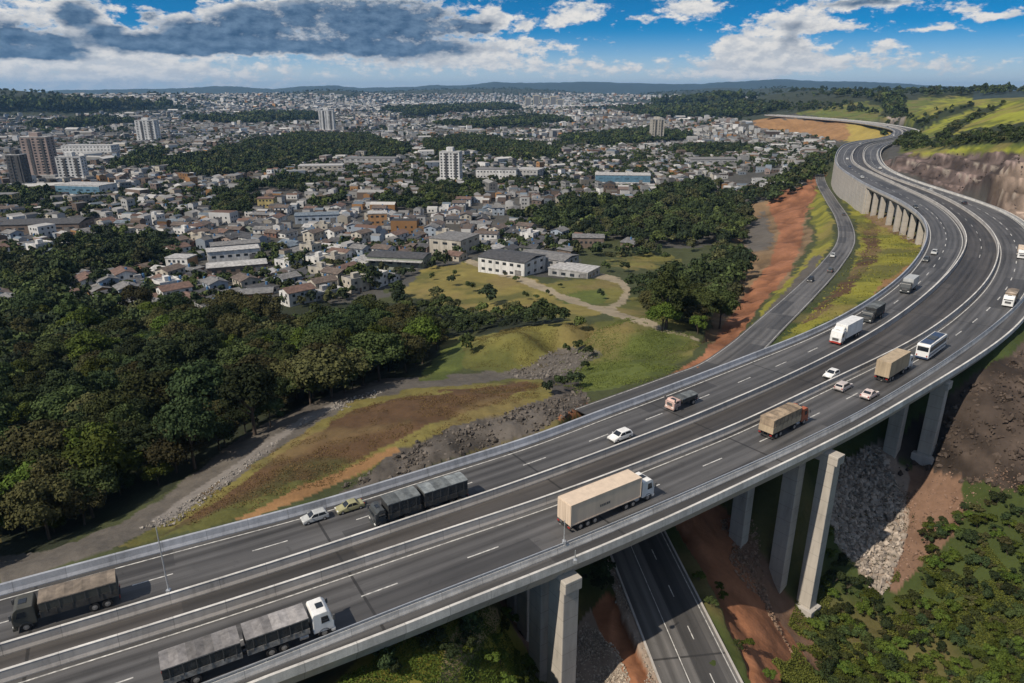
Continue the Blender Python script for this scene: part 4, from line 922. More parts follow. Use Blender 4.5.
def car(label, paint_m, L=4.1, W=1.72, H=1.48, kind='hatch', group=None, cat='car', detail=True):
    root = empty('car'); tag(root, label, cat, group); x0, x1 = -L / 2, L / 2; w = W / 2
    if kind == 'sedan': low = [(x0, .32), (x0, .78), (x0 + .12, .92), (x0 + .75, .97), (x1 - 1.15, .92), (x1 - .15, .72), (x1, .58), (x1, .3)]; gh = [(x0 + .7, .95), (x0 + 1.25, H - .03), (x1 - 2.0, H), (x1 - 1.15, .92)]
    else: low = [(x0, .32), (x0 - .01, .8), (x0 + .04, .98), (x1 - 1.0, .94), (x1 - .15, .74), (x1, .58), (x1, .3)]; gh = [(x0 + .06, .96), (x0 + .38, H - .06), (x0 + .6, H), (x1 - 1.85, H), (x1 - 1.0, .93)]
    def loft(prof, wb, wt, zlo, zhi):
        m = MB(); n = len(prof); f = lambda z: wb + (wt - wb) * (z - zlo) / (zhi - zlo)
        vs = [(x, -f(z), z) for x, z in prof] + [(x, f(z), z) for x, z in prof]
        m.add(vs, [tuple(range(n)), tuple(range(2 * n - 1, n - 1, -1))] + [(i, i + n, (i + 1) % n + n, (i + 1) % n) for i in range(n)]); return m
    m = loft(low, w, w * .95, .3, 1.0); m2 = loft(gh, w * .95, w * .76, .93, H); m.add(m2.v, m2.f)
    m.build('body', paint_m, root, bevel=.055, seg=3, smooth=True)
    fw = lambda z: w * .95 + (w * .76 - w * .95) * (z - .93) / (H - .93)
    A_, B_ = gh[-1], gh[-2]; lp_ = lambda a, b, t: (a[0] + (b[0] - a[0]) * t, a[1] + (b[1] - a[1]) * t)
    def pane(nm, a, b, off=.02, k=.86):
        d = Vector((b[0] - a[0], b[1] - a[1])); n = Vector((-d.y, d.x)).normalized() * off
        if n.y < 0: n = -n
        q = MB(); P_ = [(p[0] + n.x * t, s * fw(p[1]) * k, p[1] + n.y * t) for t in (-1, 1) for p, s in ((a, -1), (a, 1), (b, 1), (b, -1))]
        q.add(P_, [(0, 1, 2, 3), (7, 6, 5, 4), (0, 4, 5, 1), (1, 5, 6, 2), (2, 6, 7, 3), (3, 7, 4, 0)]); q.build(nm, GLASS, root)
    pane('windscreen', lp_(A_, B_, .1), lp_(A_, B_, .9)); pane('rear_window', lp_(gh[0], gh[1], .15), lp_(gh[0], gh[1], .9))
    for s in (-1, 1):
        z0_, z1_ = .99, H - .1
        xr0, xr1 = gh[0][0] + .28, gh[1][0] + .22; xf0, xf1 = A_[0] - .22, B_[0] + .12; mid = (xr0 + xf0) / 2
        for a, b in (((xr0, xr1), (mid - .04, mid - .04)), ((mid + .04, mid + .04), (xf0, xf1))):
            q = MB(); P_ = [(x, s * (fw(z) + t), z) for t in (-.02, .014) for x, z in ((a[0], z0_), (b[0], z0_), (b[1], z1_), (a[1], z1_))]
            q.add(P_, [(0, 1, 2, 3), (7, 6, 5, 4), (0, 4, 5, 1), (1, 5, 6, 2), (2, 6, 7, 3), (3, 7, 4, 0)]); q.build('side_window', GLASS, root)
        for x in (x0 + .72, x1 - .8): wheel(root, x, s * (w - .1), .31, .2)
        q = MB(); q.box(x1 - .16, x1 + .015, s * (w - .3) - .2, s * (w - .3) + .2, .6, .74); q.build('headlight', LAMP, root, bevel=.03)
        q = MB(); q.box(x0 - .025, x0 + .1, s * (w - .18) - .12, s * (w - .18) + .12, .68, .9); q.build('tail_light', TAIL, root, bevel=.02)
        q = MB(); q.box(A_[0] - .35, A_[0] - .2, s * (w + .06) - .08, s * (w + .06) + .08, .98, 1.1); q.build('mirror', paint_m, root, bevel=.02)
    q = MB(); q.box(x1 - .1, x1 + .035, -w + .12, w - .12, .3, .5); q.build('front_bumper', GREYP, root, bevel=.03)
    q = MB(); q.box(x0 - .035, x0 + .1, -w + .12, w - .12, .3, .52); q.build('rear_bumper', GREYP, root, bevel=.03)
    return root
def bus(label):
    L, W, H = 11.5, 2.5, 3.35; root = empty('coach'); tag(root, label, 'bus'); w = W / 2
    m = MB(); m.prism([(-L / 2, .4), (L / 2 - .1, .4), (L / 2, 1.3), (L / 2 - .35, H - .15), (L / 2 - .7, H), (-L / 2 + .3, H), (-L / 2, H - .3)], -w, w); b = m.build('body', P_WHITE, root, bevel=.1, seg=3)
    for s in (-1, 1):
        q = MB(); q.box(-L / 2 + .35, L / 2 - .7, s * w - .02, s * w + .015, 1.75, H - .55); q.build('side_window', GLASS, root)
        q = MB(); q.box(-L / 2 + .2, L / 2 - .3, s * w - .02, s * w + .012, .95, 1.25); q.build('stripe', P_BLUE, root)
        for x in (L / 2 - 2.6, -L / 2 + 2.4, -L / 2 + 3.6): wheel(root, x, s * (w - .2), .5, .3)
        q = MB(); q.box(-L / 2 - .02, -L / 2 + .04, s * (w - .3) - .12, s * (w - .3) + .12, .8, 1.15); q.build('tail_light', TAIL, root)
        q = MB(); q.box(L / 2 - .25, L / 2, s * (w + .18) - .08, s * (w + .18) + .08, 2.0, 2.5); q.build('mirror', GREYP, root, bevel=.03)
    q = MB(); q.box(-L / 2 - .015, -L / 2 + .03, -w + .2, w - .2, 1.9, H - .5); q.build('rear_window', GLASS, root)
    slab(root, 'windscreen', (L / 2 - .03, 1.5), (L / 2 - .33, H - .3), -.03, -w + .15, w - .15, GLASS)
    q = MB(); q.box(-L / 2 + .8, L / 2 - 1.2, -w + .25, w - .25, H - .05, H + .10); q.build('roof_panel', P_BLUE, root, bevel=.04)
    q = MB(); q.box(-1.5, .8, -.8, .8, H + .08, H + .3); q.build('air_conditioner', P_GREY, root, bevel=.06)
    q = MB(); q.box(-L / 2 - .06, -L / 2 + .1, -w + .05, w - .05, .35, .7); q.build('bumper', P_BLUE, root, bevel=.04)
    return root
def park(root, px, py, fwd=True, yaw=0.0, dz=.006, off=None):
    p = U(px, py, 0.0); s, o = station(p[:2])
    if off is not None: o = off(s)
    q = at_s(s, o, dz); h = heading(s) + (0 if fwd else math.pi) + yaw
    root.location = q; root.rotation_euler = (0, 0, h); return s, o
# inbound carriageway, coming towards the camera
def mid_(a, b): return (a[0] + b[0]) / 2, (a[1] + b[1]) / 2
t = truck('olive army style lorry with grey brown tarpaulin, alone at near end of inbound lanes', 9.6, 2.1, 2.45, 2.9, P_OLIVE, 'tarp', W=2.5, zt=3.05, tmats=(SIDED, P_OLIVE, T_OLIVE, 1.9), rear_axles=(-3.6, -2.4)); park(t, 70, 612, False)
t = car('small silver car behind a yellowish car beside blue grey parapet', P_SILVER, 4.0); park(t, 315, 520, False); t.scale = (.84, .84, .84)
t = car('dull yellowish car just behind the dark two box lorry', P_CREAM, 4.4, kind='sedan'); park(t, 350, 509.5, False); t.scale = (.84, .84, .84)
# dark lorry with a trailer: two tarpaulin boxes
t = truck('dark lorry with two slate tarpaulin boxes beside the yellowish car', 13.2, 1.4, 2.4, 2.75, P_GREY, 'tarp', W=2.5, zt=3.35, tmats=(SIDED, T_DARK, T_SLATE, 1.85), second=(-.2, .35), rear_axles=(-5.3, -4.1, -1.2, 2.4)); park(t, 420, 511, False)
t = car('white hatchback alone on inbound lanes behind the beige semi trailer', P_WHITE, 4.1); park(t, 620, 439, False)
t = truck('small low lorry with pinkish white cab and grey load bed', 6.4, 1.8, 2.0, 2.0, P_PINK, 'tarp', W=2.0, zt=1.95, tmats=(SIDED, SIDED, T_SLATE, 1.5), rear_axles=(-2.1,)); park(t, 681, 406, False)
t = truck('white box lorry with red bumper coming towards the camera', 11.0, 2.1, 2.5, 3.2, P_WHITE, 'box', box_m=P_WHITE, zt=4.1, bumper=P_RED, deflector=True, rear_axles=(-4.0, -2.8)); park(t, 845, 339, False)
t = truck('dark grey lorry following the white box lorry', 9.0, 2.0, 2.4, 2.8, P_GREY, 'tarp', W=2.5, zt=3.5, tmats=(SIDED, T_DARK, T_SLATE, 1.9), rear_axles=(-3.1, -1.9)); park(t, 872, 319, False)
t = truck('dark cab lorry with pale square box, third on the bend', 9.0, 2.1, 2.5, 3.0, P_GREY, 'box', box_m=P_SILVER, zt=3.7, rear_axles=(-3.1, -1.9)); park(t, 908, 290.5, False)
# outbound carriageway, going away
t = truck('white cab lorry with two black tarpaulin boxes and patched grey top', 15.8, 2.1, 2.5, 3.05, P_WHITE, 'tarp', W=2.55, zt=3.1, tmats=(SIDEB, T_DARK, T_GREY, 1.75), second=(-1.0, -.55), rear_axles=(-6.4, -5.2, 1.6, 2.8)); park(t, 253, 655, True, 0, off=lambda s: io(oF)(s) + 2.55)
t = truck('long beige box semi trailer with white cab and short dark side lettering', 14.6, 2.2, 2.5, 3.15, P_WHITE, 'box', box_m=P_BEIGE, zt=4.1, W=2.6, mark=True, rear_axles=(-5.6, -4.4, -3.2, 2.2, 3.4), deflector=False); park(t, 607, 511, True)
t = truck('brown covered lorry with orange cab on outbound lanes', 10.5, 2.0, 2.45, 3.0, P_ORANGE, 'tarp', W=2.5, zt=3.6, tmats=(P_TAN, T_BROWN, T_BROWN, 2.2), rear_axles=(-4.0, -2.8, 1.2)); park(t, 783, 429, True)
t = car('dusty pale hatchback close to the inner barrier', paint('dusty_paint', (.52, .46, .43)), 4.2, kind='hatch'); park(t, 843, 389, True)
t = car('pale pinkish white car beside the outer safety barrier', paint('pale_pink_paint', (.62, .52, .48)), 4.2, kind='sedan'); park(t, 869, 397, True)
t = truck('tan container lorry directly behind the blue and white coach', 12.0, 2.1, 2.5, 3.0, P_WHITE, 'box', box_m=P_TAN, zt=4.2, W=2.55, ribbed=True, rear_axles=(-4.8, -3.6, 1.4)); park(t, 893, 374, True)
t = bus('white coach with dark blue roof and stripe on outbound lanes'); park(t, 930, 353, True)
t = truck('white fronted lorry facing the camera on outbound bend', 8.0, 2.0, 2.4, 2.9, P_WHITE, 'tarp', W=2.4, zt=3.3, tmats=(P_TAN, T_BROWN, T_OLIVE, 2.0), rear_axles=(-2.6, -1.5)); park(t, 1009, 304, False)
t = truck('pale lorry at the right edge of the far bend', 8.0, 2.0, 2.4, 2.9, P_WHITE, 'box', box_m=P_BEIGE, zt=3.4, rear_axles=(-2.6, -1.5)); park(t, 1021, 257, False)
t = car('small white car alone on the median roadway', P_WHITE, 3.6); park(t, 831, 377, False)
# specks of traffic far up the bend
far_cols = [('white', P_WHITE), ('silver', P_SILVER), ('dark grey', P_GREY), ('red', P_RED), ('dark blue', P_BLUE), ('black', P_BLACK)]
protos = {}
FARCARS = []
def far_car(colname, s, o, fwd, where, z=.006, pos=None, h=None):
    if colname not in protos: protos[colname] = car('x', dict(far_cols)[colname], 4.2, kind='hatch'); r_ = protos[colname]
    else: r_ = copy_tree(protos[colname])
    r_['group'] = 'small cars on the far roads'
    q = at_s(s, o, z) if pos is None else pos; r_.location = q
    r_.rotation_euler = (0, 0, (heading(s) if h is None else h) + (0 if fwd else math.pi))
    FARCARS.append((r_, colname, where)); return r_
def far_px(c, x, y, fwd, where):
    s, o = station(U(x, y, 0)[:2]); o = min(max(o, 2.6), io(oA)(s) - 2.6) if not fwd else min(max(o, io(oF)(s) + 2.0), io(oD)(s) - 2.2); far_car(c, s, o, fwd, where)
for c, x, y, in (('silver', 934, 254), ('dark grey', 925, 261), ('dark grey', 889, 207), ('silver', 862, 178), ('dark blue', 850, 168)):
    far_px(c, x, y, False, 'on the inbound lanes of the far bend')
for c, x, y in (('black', 964, 204), ('silver', 930, 191), ('white', 880, 169)):
    far_px(c, x, y, True, 'on the outbound lanes of the far bend')
for s_, c in ((700, 'white'), (900, 'silver'), (1080, 'white'), (1330, 'dark grey')):
    far_car(c, s_, io(oA)(s_) * (.3 if s_ % 40 else .65), False, 'on the distant stretch above the orange cutting')
ss_ = np.r_[0, np.cumsum(np.linalg.norm(np.diff(SIDE_D[:, :2], axis=0), axis=1))]
for x, y, c, o_ in ((836.6, 257, 'silver', 1.6), (821, 271, 'dark grey', -1.6), (812, 282, 'black', 1.6), (838, 215, 'dark grey', -1.6)):
    d_ = [abs(project(*q)[1] - y) + .5 * abs(project(*q)[0] - x) for q in SIDE_D]; i = int(np.argmin(d_)); i = min(max(i, 1), len(SIDE_D) - 2)
    d = SIDE_D[i + 1] - SIDE_D[i - 1]; n = np.array([-d[1], d[0]]) / np.hypot(d[0], d[1])
    far_car(c, 0, 0, o_ < 0, 'on the narrow side road below the bend', pos=(SIDE_D[i, 0] + n[0] * o_, SIDE_D[i, 1] + n[1] * o_, SIDE_D[i, 2] + .056), h=math.atan2(d[1], d[0]))

# ------------------------------------------------------------------ labels that single out one of many
NUM = 'first second third fourth fifth sixth seventh eighth ninth tenth eleventh twelfth thirteenth fourteenth fifteenth sixteenth seventeenth eighteenth nineteenth twentieth'.split()
TENS = {2: 'twenty', 3: 'thirty', 4: 'forty', 5: 'fifty', 6: 'sixty', 7: 'seventy', 8: 'eighty', 9: 'ninety'}
def ordinal(n):
    if n <= 20: return NUM[n - 1]
    if n < 100: return TENS[n // 10] + ('-' + NUM[n % 10 - 1] if n % 10 else '') if n % 10 else TENS[n // 10][:-1] + 'ieth'
    return str(n) + 'th'
def uniquify(items):
    """items: (object, base label); equal bases are told apart by their order from the left"""
    d = {}
    bpy.context.view_layer.update()
    for o, b in items: d.setdefault(b, []).append(o)
    for b, L_ in d.items():
        if len(L_) == 1: L_[0]['label'] = b; continue
        L_.sort(key=lambda o: float(project(*[np.float64(v) for v in o.location])[0]))
        for i, o in enumerate(L_): o['label'] = b + (', leftmost' if i == 0 else ', rightmost' if i == len(L_) - 1 else ', %s from left' % ordinal(i + 1))
uniquify([(o, 'small %s car %s' % (c, w)) for o, c, w in FARCARS])

# ------------------------------------------------------------------ poles on the deck
def pole(name, label, px, py, h, r, arm=None):
    p = U(px, py, 1.0); root = empty(name, (p[0], p[1], 0)); tag(root, label, 'pole')
    m = MB(); m.cyl((0, 0, .8), (0, 0, h), r, 10, r2=r * .6); m.build('shaft', STEEL, root)
    m = MB(); m.box(-.22, .22, -.22, .22, .86, 1.36); m.build('base_plate', STEEL, root, bevel=.03)
    if arm:
        m = MB(); m.cyl((0, 0, h - .1), (arm[0], arm[1], h + .15), r * .55, 8); m.build('arm', STEEL, root)
    return root
pole('lamp_pole', 'tall thin grey pole on the inner barrier beyond the olive lorry', 169, 592, 9.2, .09)
pole('sign_post', 'short grey post on the safety barrier behind the beige semi trailer', 564, 543, 4.2, .07)
pole('sign_post', 'stubby grey post on the open deck edge above the near pier', 575, 562, 2.6, .08)

# ------------------------------------------------------------------ the town
WALLS = {'white': (.60, .60, .585), 'pale grey': (.36, .36, .355), 'cream': (.42, .39, .33), 'orange': (.36, .20, .09), 'yellow': (.38, .31, .13), 'pinkish': (.30, .235, .21), 'brick red': (.20, .105, .075), 'light blue': (.30, .35, .41), 'brown': (.17, .13, .105), 'greenish': (.24, .265, .215)}
ROOFS = {'grey': (.175, .172, .168), 'pale': (.40, .395, .385), 'brown': (.125, .096, .078), 'dark': (.065, .065, .068), 'rusty': (.15, .092, .07), 'blue grey': (.14, .175, .21)}
for k_, c in WALLS.items(): mat('wall ' + k_, c, .85, var=.22, scale=.5, streak=True)
for k_, c in ROOFS.items(): mat('roof ' + k_, c, .75, var=.3, scale=.7)
WIN = mat('window_glass', (.03, .037, .045), .15, var=.2, scale=.8); DOOR = mat('door_paint', (.12, .08, .06), .6); TANKB = mat('blue_tank', (.06, .16, .32), .5)
def window_grid(root, face_y, x0, x1, z0, z1, nx, nz, ww, wh, material=WIN, axis='x', t=.05):
    for i in range(nx):
        for j in range(nz):
            c = x0 + (x1 - x0) * (i + .5) / nx; z = z0 + (z1 - z0) * (j + .5) / nz; m = MB()
            if axis == 'x': m.box(c - ww / 2, c + ww / 2, face_y - t, face_y + t, z - wh / 2, z + wh / 2)
            else: m.box(face_y - t, face_y + t, c - ww / 2, c + ww / 2, z - wh / 2, z + wh / 2)
            m.build('window', material, root)
def gable(w, d, h, rise, over=.5, t=.16):
    """pitched roof, ridge along x"""
    x, y = w / 2 + over, d / 2 + over; m = MB()
    m.prism([(-y, h - over * rise / (d / 2)), (0, h + rise), (y, h - over * rise / (d / 2)), (y, h - over * rise / (d / 2) + t), (0, h + rise + t), (-y, h - over * rise / (d / 2) + t)], -x, x)
    m.v = [(v[1], v[0], v[2]) for v in m.v]; return m
def house(w, d, storeys, wall_c, roof_c, style, windows=True):
    h = 3.0 * storeys; root = empty('house'); wm = MATS['wall ' + wall_c]; rm = MATS['roof ' + roof_c]
    m = MB(); m.box(-w / 2, w / 2, -d / 2, d / 2, -2.5, h)
    if style == 'gable':
        for s in (-1, 1):
            x = s * w / 2; m.add([(x - s * .2, -d / 2, h), (x - s * .2, d / 2, h), (x - s * .2, 0, h + d * .17), (x, -d / 2, h), (x, d / 2, h), (x, 0, h + d * .17)], [(0, 1, 2), (3, 5, 4), (0, 2, 5, 3), (1, 4, 5, 2)])
    if style == 'flat':
        for a in ((-w / 2, w / 2, -d / 2, -d / 2 + .2), (-w / 2, w / 2, d / 2 - .2, d / 2), (-w / 2, -w / 2 + .2, -d / 2 + .2, d / 2 - .2), (w / 2 - .2, w / 2, -d / 2 + .2, d / 2 - .2)): m.box(*a, h, h + .7)
    m.build('wall', wm, root)
    if style == 'gable': r_ = gable(w, d, h, d * .17).build('roof', rm, root)
    elif style == 'shed':
        q = MB(); q.prism([(-d / 2 - .5, h + .05), (d / 2 + .5, h + .9), (d / 2 + .5, h + 1.05), (-d / 2 - .5, h + .2)], -w / 2 - .5, w / 2 + .5); q.v = [(v[1], v[0], v[2]) for v in q.v]; r_ = q.build('roof', rm, root)
    else:
        q = MB(); q.box(-w / 2 + .2, w / 2 - .2, -d / 2 + .2, d / 2 - .2, h, h + .12); r_ = q.build('roof', rm, root)
        q = MB(); q.box(-1.5, 1.5, -1.2, 1.2, h + .12, h + 2.2); q.build('stair_box', wm, r_)
    q = MB(); q.cyl((w * .2, d * .1, h + .3), (w * .2, d * .1, h + (2.2 if style == 'flat' else d * .14 + 1.0)), .6, 10, r2=.5); q.build('water_tank', TANKB if w > 9 else MATS['wall pale grey'], r_)
    if windows:
        n = max(2, int(w / 3.2))
        for j in range(storeys): window_grid(root, -d / 2, -w / 2 + .3, w / 2 - .3, 3 * j + .9, 3 * j + 2.3, n, 1, 1.25, 1.2); window_grid(root, -w / 2, -d / 2 + .4, d / 2 - .4, 3 * j + .9, 3 * j + 2.3, 2, 1, 1.2, 1.2, axis='y'); window_grid(root, w / 2, -d / 2 + .4, d / 2 - .4, 3 * j + .9, 3 * j + 2.3, 2, 1, 1.2, 1.2, axis='y')
        q = MB(); q.box(-.5, .5, -d / 2 - .04, -d / 2 + .06, 0, 2.1); q.build('door', DOOR, root)
    return root
def gz(x, y): return float(hz(np.array([x]), np.array([y]))[0])
def on_town(px, py, z=-35.0):
    for _ in range(4):
        p = U(px, py, z); z = gz(p[0], p[1])
    return np.array([p[0], p[1], z])
LAND = []      # landmarks: (px, py, phrase, world radius)
def big(name, label, cat, px, py, rz, phrase=None, rad=20):
    p = on_town(px, py); r_ = empty(name, p, rz); tag(r_, label, cat); LAND.append((px, py, phrase or label, rad, p)); return r_
def block(root, nm, x0, x1, y0, y1, z0, z1, material, bevel=0.0):
    m = MB(); m.box(x0, x1, y0, y1, z0, z1); return m.build(nm, material, root, bevel=bevel)
MW = MATS['wall white']; MG = MATS['wall pale grey']; MCR = MATS['wall cream']
def tower(px, py, w, d, n, rz, label, phrase, wall=MW, dark=None, nx=6):
    t = big('apartment_tower', label, 'tower block', px, py, rz, phrase, 18); h = n * 3.0
    block(t, 'wall', -w / 2, w / 2, -d / 2, d / 2, -3, h, wall); rf = block(t, 'roof', -w / 2 - .15, w / 2 + .15, -d / 2 - .15, d / 2 + .15, h, h + .5, MG)
    block(rf, 'machine_room', -w * .18, w * .14, -d * .25, d * .3, h + .5, h + 4.5, wall); block(t, 'podium', -w * .7, w * .65, -d * .8, d * .7, -3, 3.2, MG)
    window_grid(t, -d / 2, -w / 2 + .4, w / 2 - .4, 4, h - .4, nx, n - 1, w / nx * .45, 1.5)
    for s in (-1, 1): window_grid(t, s * w / 2, -d / 2 + .4, d / 2 - .4, 4, h - .4, 2, n - 1, d * .16, 1.4, axis='y')
    for x in (-w * .17, w * .3): block(t, 'balcony_stack', x - w * .05, x + w * .05, -d / 2 - .5, -d / 2 + .1, 4, h - 1, dark or MATS['roof dark'])
    return t
tower(451.5, 181, 21, 15, 10, R(-8), 'white apartment tower standing alone in the middle of the town', 'the white apartment tower')
tower(75, 180, 24, 15, 8, R(10), 'broad white apartment block beside the blue sided hall', 'the broad white apartment block')
tower(23, 186, 13, 13, 10, R(5), 'narrow dark tower left of the broad white apartment block', 'the narrow dark tower', MATS['roof dark'], nx=3)
tower(45, 177, 26, 18, 14, R(8), 'brownish concrete tower behind the narrow dark tower', 'the brownish tower', MATS['wall pinkish'], nx=5)
tower(328, 131, 34, 26, 16, R(5), 'pale twin slab tower at far end of the dark wood', 'the pale twin tower', MW, nx=5)
tower(150, 142, 34, 24, 13, R(5), 'grey white tower in front of the long dark wood', 'the grey white tower', MW, nx=5)
tower(656, 142, 24, 20, 14, R(0), 'slim cream tower in the far right part of town', 'the slim cream tower', MCR, nx=4)
def hall(px, py, w, d, h, rz, wall, roof, label, phrase, name='warehouse', cat='warehouse', style='gable', wins=6, floors=1, stripe=None):
    t = big(name, label, cat, px, py, rz, phrase, max(w, d) * .5)
    block(t, 'wall', -w / 2, w / 2, -d / 2, d / 2, -3, h, wall)
    if style == 'gable': r_ = gable(w, d, h, d * .07, .4).build('roof', roof, t)
    else: r_ = block(t, 'roof', -w / 2 - .2, w / 2 + .2, -d / 2 - .2, d / 2 + .2, h, h + .45, roof)
    for j in range(floors):
        z = h * (j + .55) / floors; window_grid(t, -d / 2, -w / 2 + 1, w / 2 - 1, z - .8, z + .8, wins, 1, w / wins * .45, 1.3); window_grid(t, w / 2, -d / 2 + 1, d / 2 - 1, z - .8, z + .8, 3, 1, d * .12, 1.3, axis='y'); window_grid(t, -w / 2, -d / 2 + 1, d / 2 - 1, z - .8, z + .8, 3, 1, d * .12, 1.3, axis='y')
    q = MB(); q.box(w * .3, w * .3 + 3.5, -d / 2 - .06, -d / 2 + .08, -.2, 3.6); q.build('door', MATS['roof grey'], t)
    if stripe: block(t, 'stripe', -w / 2 - .05, w / 2 + .05, -d / 2 - .05, -d / 2 + .02, h * .15, h * .92, stripe)
    return t
TEAL = mat('teal_cladding', (.10, .20, .28), .5, var=.2, scale=.4)
hall(88, 194, 46, 22, 9, R(-12), MW, MATS['roof pale'], 'hall with blue grey side and pale flat roof below the white block', 'the blue sided hall', style='flat', stripe=TEAL)
hall(622, 182, 58, 24, 8.5, R(-6), MW, MATS['roof pale'], 'long blue sided warehouse with two pale roof bays', 'the long blue warehouse', stripe=TEAL)
hall(497, 178, 44, 22, 10, R(-5), MW, MATS['roof grey'], 'long white institutional building right of the white apartment tower', 'the long white institutional building', 'public_building', 'building', 'flat', 12, 2)
hall(530, 177, 26, 26, 9, R(-20), MG, MATS['roof pale'], 'pale grey annex at the right end of the long institutional building', 'the pale annex', 'public_building', 'building', 'flat', 6, 2)
hall(322, 172, 50, 22, 8, R(8), MCR, MATS['roof pale'], 'long cream building in front of the dark wood', 'the long cream building', 'public_building', 'building', 'flat', 9, 2)
hall(372, 164, 66, 24, 8, R(-3), MG, MATS['roof grey'], 'wide grey building with low roof behind the cream building', 'the wide grey building', 'public_building', 'building', 'flat', 9, 2)
hall(92, 154, 72, 26, 13, R(2), MW, MATS['roof pale'], 'long white building behind the broad white apartment block', 'the long white slab building', 'public_building', 'building', 'flat', 14, 3)
hall(234, 260, 26, 11, 6.5, R(25), MW, MATS['roof pale'], 'long white two storey building with grey rear roof near the wood', 'the long white two storey building', 'workshop', 'building', 'gable', 6, 1)
hall(236, 252, 26, 12, 5.5, R(25), MG, MATS['roof grey'], 'low grey roofed shed joined behind the long white building', 'the low grey roofed shed')
hall(238, 272, 28, 12, 4.5, R(22), MATS['wall brown'], MATS['roof pale'], 'low brown sheds with pale roof in front of the long white building', 'the low brown sheds')
hall(183, 269, 12, 9, 6.5, R(-8), MW, MATS['roof pale'], 'white two storey house with orange side beside tree row', 'the white and orange house', 'town_house', 'house', 'flat', 4, 2, None)
hall(258, 301, 13, 9, 4.5, R(15), MATS['wall orange'], MATS['roof grey'], 'orange house with grey roof at the edge of the near wood', 'the orange house', 'town_house', 'house', 'gable', 4, 1)
hall(400, 266, 30, 14, 6, R(-12), MATS['wall greenish'], MATS['roof dark'], 'long shed with dark roof and pale awning above the gold field', 'the dark roofed shed', stripe=None)
hall(455, 252, 20, 22, 9, R(-25), MCR, MATS['roof grey'], 'tall cream block with blank front wall above the gold field', 'the tall cream block', 'factory', 'factory', 'flat', 3, 2)
hall(487, 243, 14, 9, 6.5, R(-10), MW, MATS['roof brown'], 'white two storey house between cream block and dark wood', 'the white house by the factory', 'town_house', 'house', 'gable', 4, 2)
hall(512, 271, 26, 20, 7.5, R(-32), MW, MATS['roof dark'], 'white walled factory with dark grey roof beside the dirt path', 'the white walled factory', 'factory', 'factory', 'gable', 6, 2)
hall(548, 268, 26, 16, 6.5, R(-32), MG, MATS['roof grey'], 'grey factory wing with pale roof next to the white walled factory', 'the grey factory wing', 'factory', 'factory', 'gable', 6, 2)
hall(574, 276, 20, 14, 4, R(-30), MG, MATS['roof pale'], 'low pale roofed yard building at the end of the factory', 'the low yard building', 'factory', 'factory', 'flat', 4, 1)
hall(588, 246, 18, 12, 6, R(-5), MATS['wall brown'], MATS['roof grey'], 'brown hall under the wooded slope behind the factory', 'the brown hall')
hall(50, 230, 48, 24, 6, R(8), MATS['wall brown'], MATS['roof dark'], 'wide dark roofed market hall at left edge of town', 'the wide dark market hall')
hall(8, 205, 16, 12, 9, R(5), MATS['wall yellow'], MATS['roof grey'], 'yellow building at the left edge of the town', 'the yellow building', 'town_house', 'house', 'flat', 4, 3)
hall(318, 222, 30, 14, 6, R(12), MATS['wall light blue'], MATS['roof blue grey'], 'blue roofed hall in the middle of the dense housing', 'the blue roofed hall')
hall(378, 224, 13, 12, 8, R(10), MATS['wall orange'], MATS['roof pale'], 'orange and white cube house right of the blue roofed hall', 'the orange cube house', 'town_house', 'house', 'flat', 3, 2)
hall(268, 207, 13, 10, 7.5, R(0), MATS['wall yellow'], MATS['roof rusty'], 'bright yellow house right of the tree clump', 'the bright yellow house', 'town_house', 'house', 'gable', 4, 2)
hall(710, 164, 60, 26, 7, R(4), MG, MATS['roof grey'], 'low grey warehouse at the right side of town', 'the low grey warehouse')
hall(780, 189, 30, 14, 5, R(10), MG, MATS['roof pale'], 'low pale building by the green sports field', 'the low pale building')
awn = [o for o in bpy.data.objects if o.get('label', '').startswith('long shed with dark roof')][0]
block(awn, 'awning', -15, 15, -9.5, -7.0, 4.4, 4.7, MATS['roof pale'])
oh = [o for o in bpy.data.objects if o.get('label', '').startswith('white two storey house with orange side')][0]; block(oh, 'orange_front', 6.02, 6.2, -4.3, 4.3, 0, 6.3, MATS['wall orange'])
# the pale tower group far off
for i, (dx, hh) in enumerate(((528, 52), (536, 66), (545, 50), (553, 60), (560, 44))):
    t = big('apartment_tower', 'x', 'tower block', dx, 107, 0, None, 1); LAND.pop(); t['label'] = 'pale yellow distant tower, %s of five below the horizon' % ('leftmost' if i == 0 else 'rightmost' if i == 4 else ordinal(i + 1) + ' from left'); t['group'] = 'pale yellow towers far off'
    w = 36; block(t, 'wall', -w / 2, w / 2, -12, 12, -4, hh, mat('pale_yellow_wall', (.62, .55, .36), .8)); block(t, 'roof', -w / 2 - .2, w / 2 + .2, -12.2, 12.2, hh, hh + 1.5, MG); block(t, 'window_band', -w / 2 + 2, w / 2 - 2, -12.1, -11.9, 4, hh - 3, MATS['roof grey'])

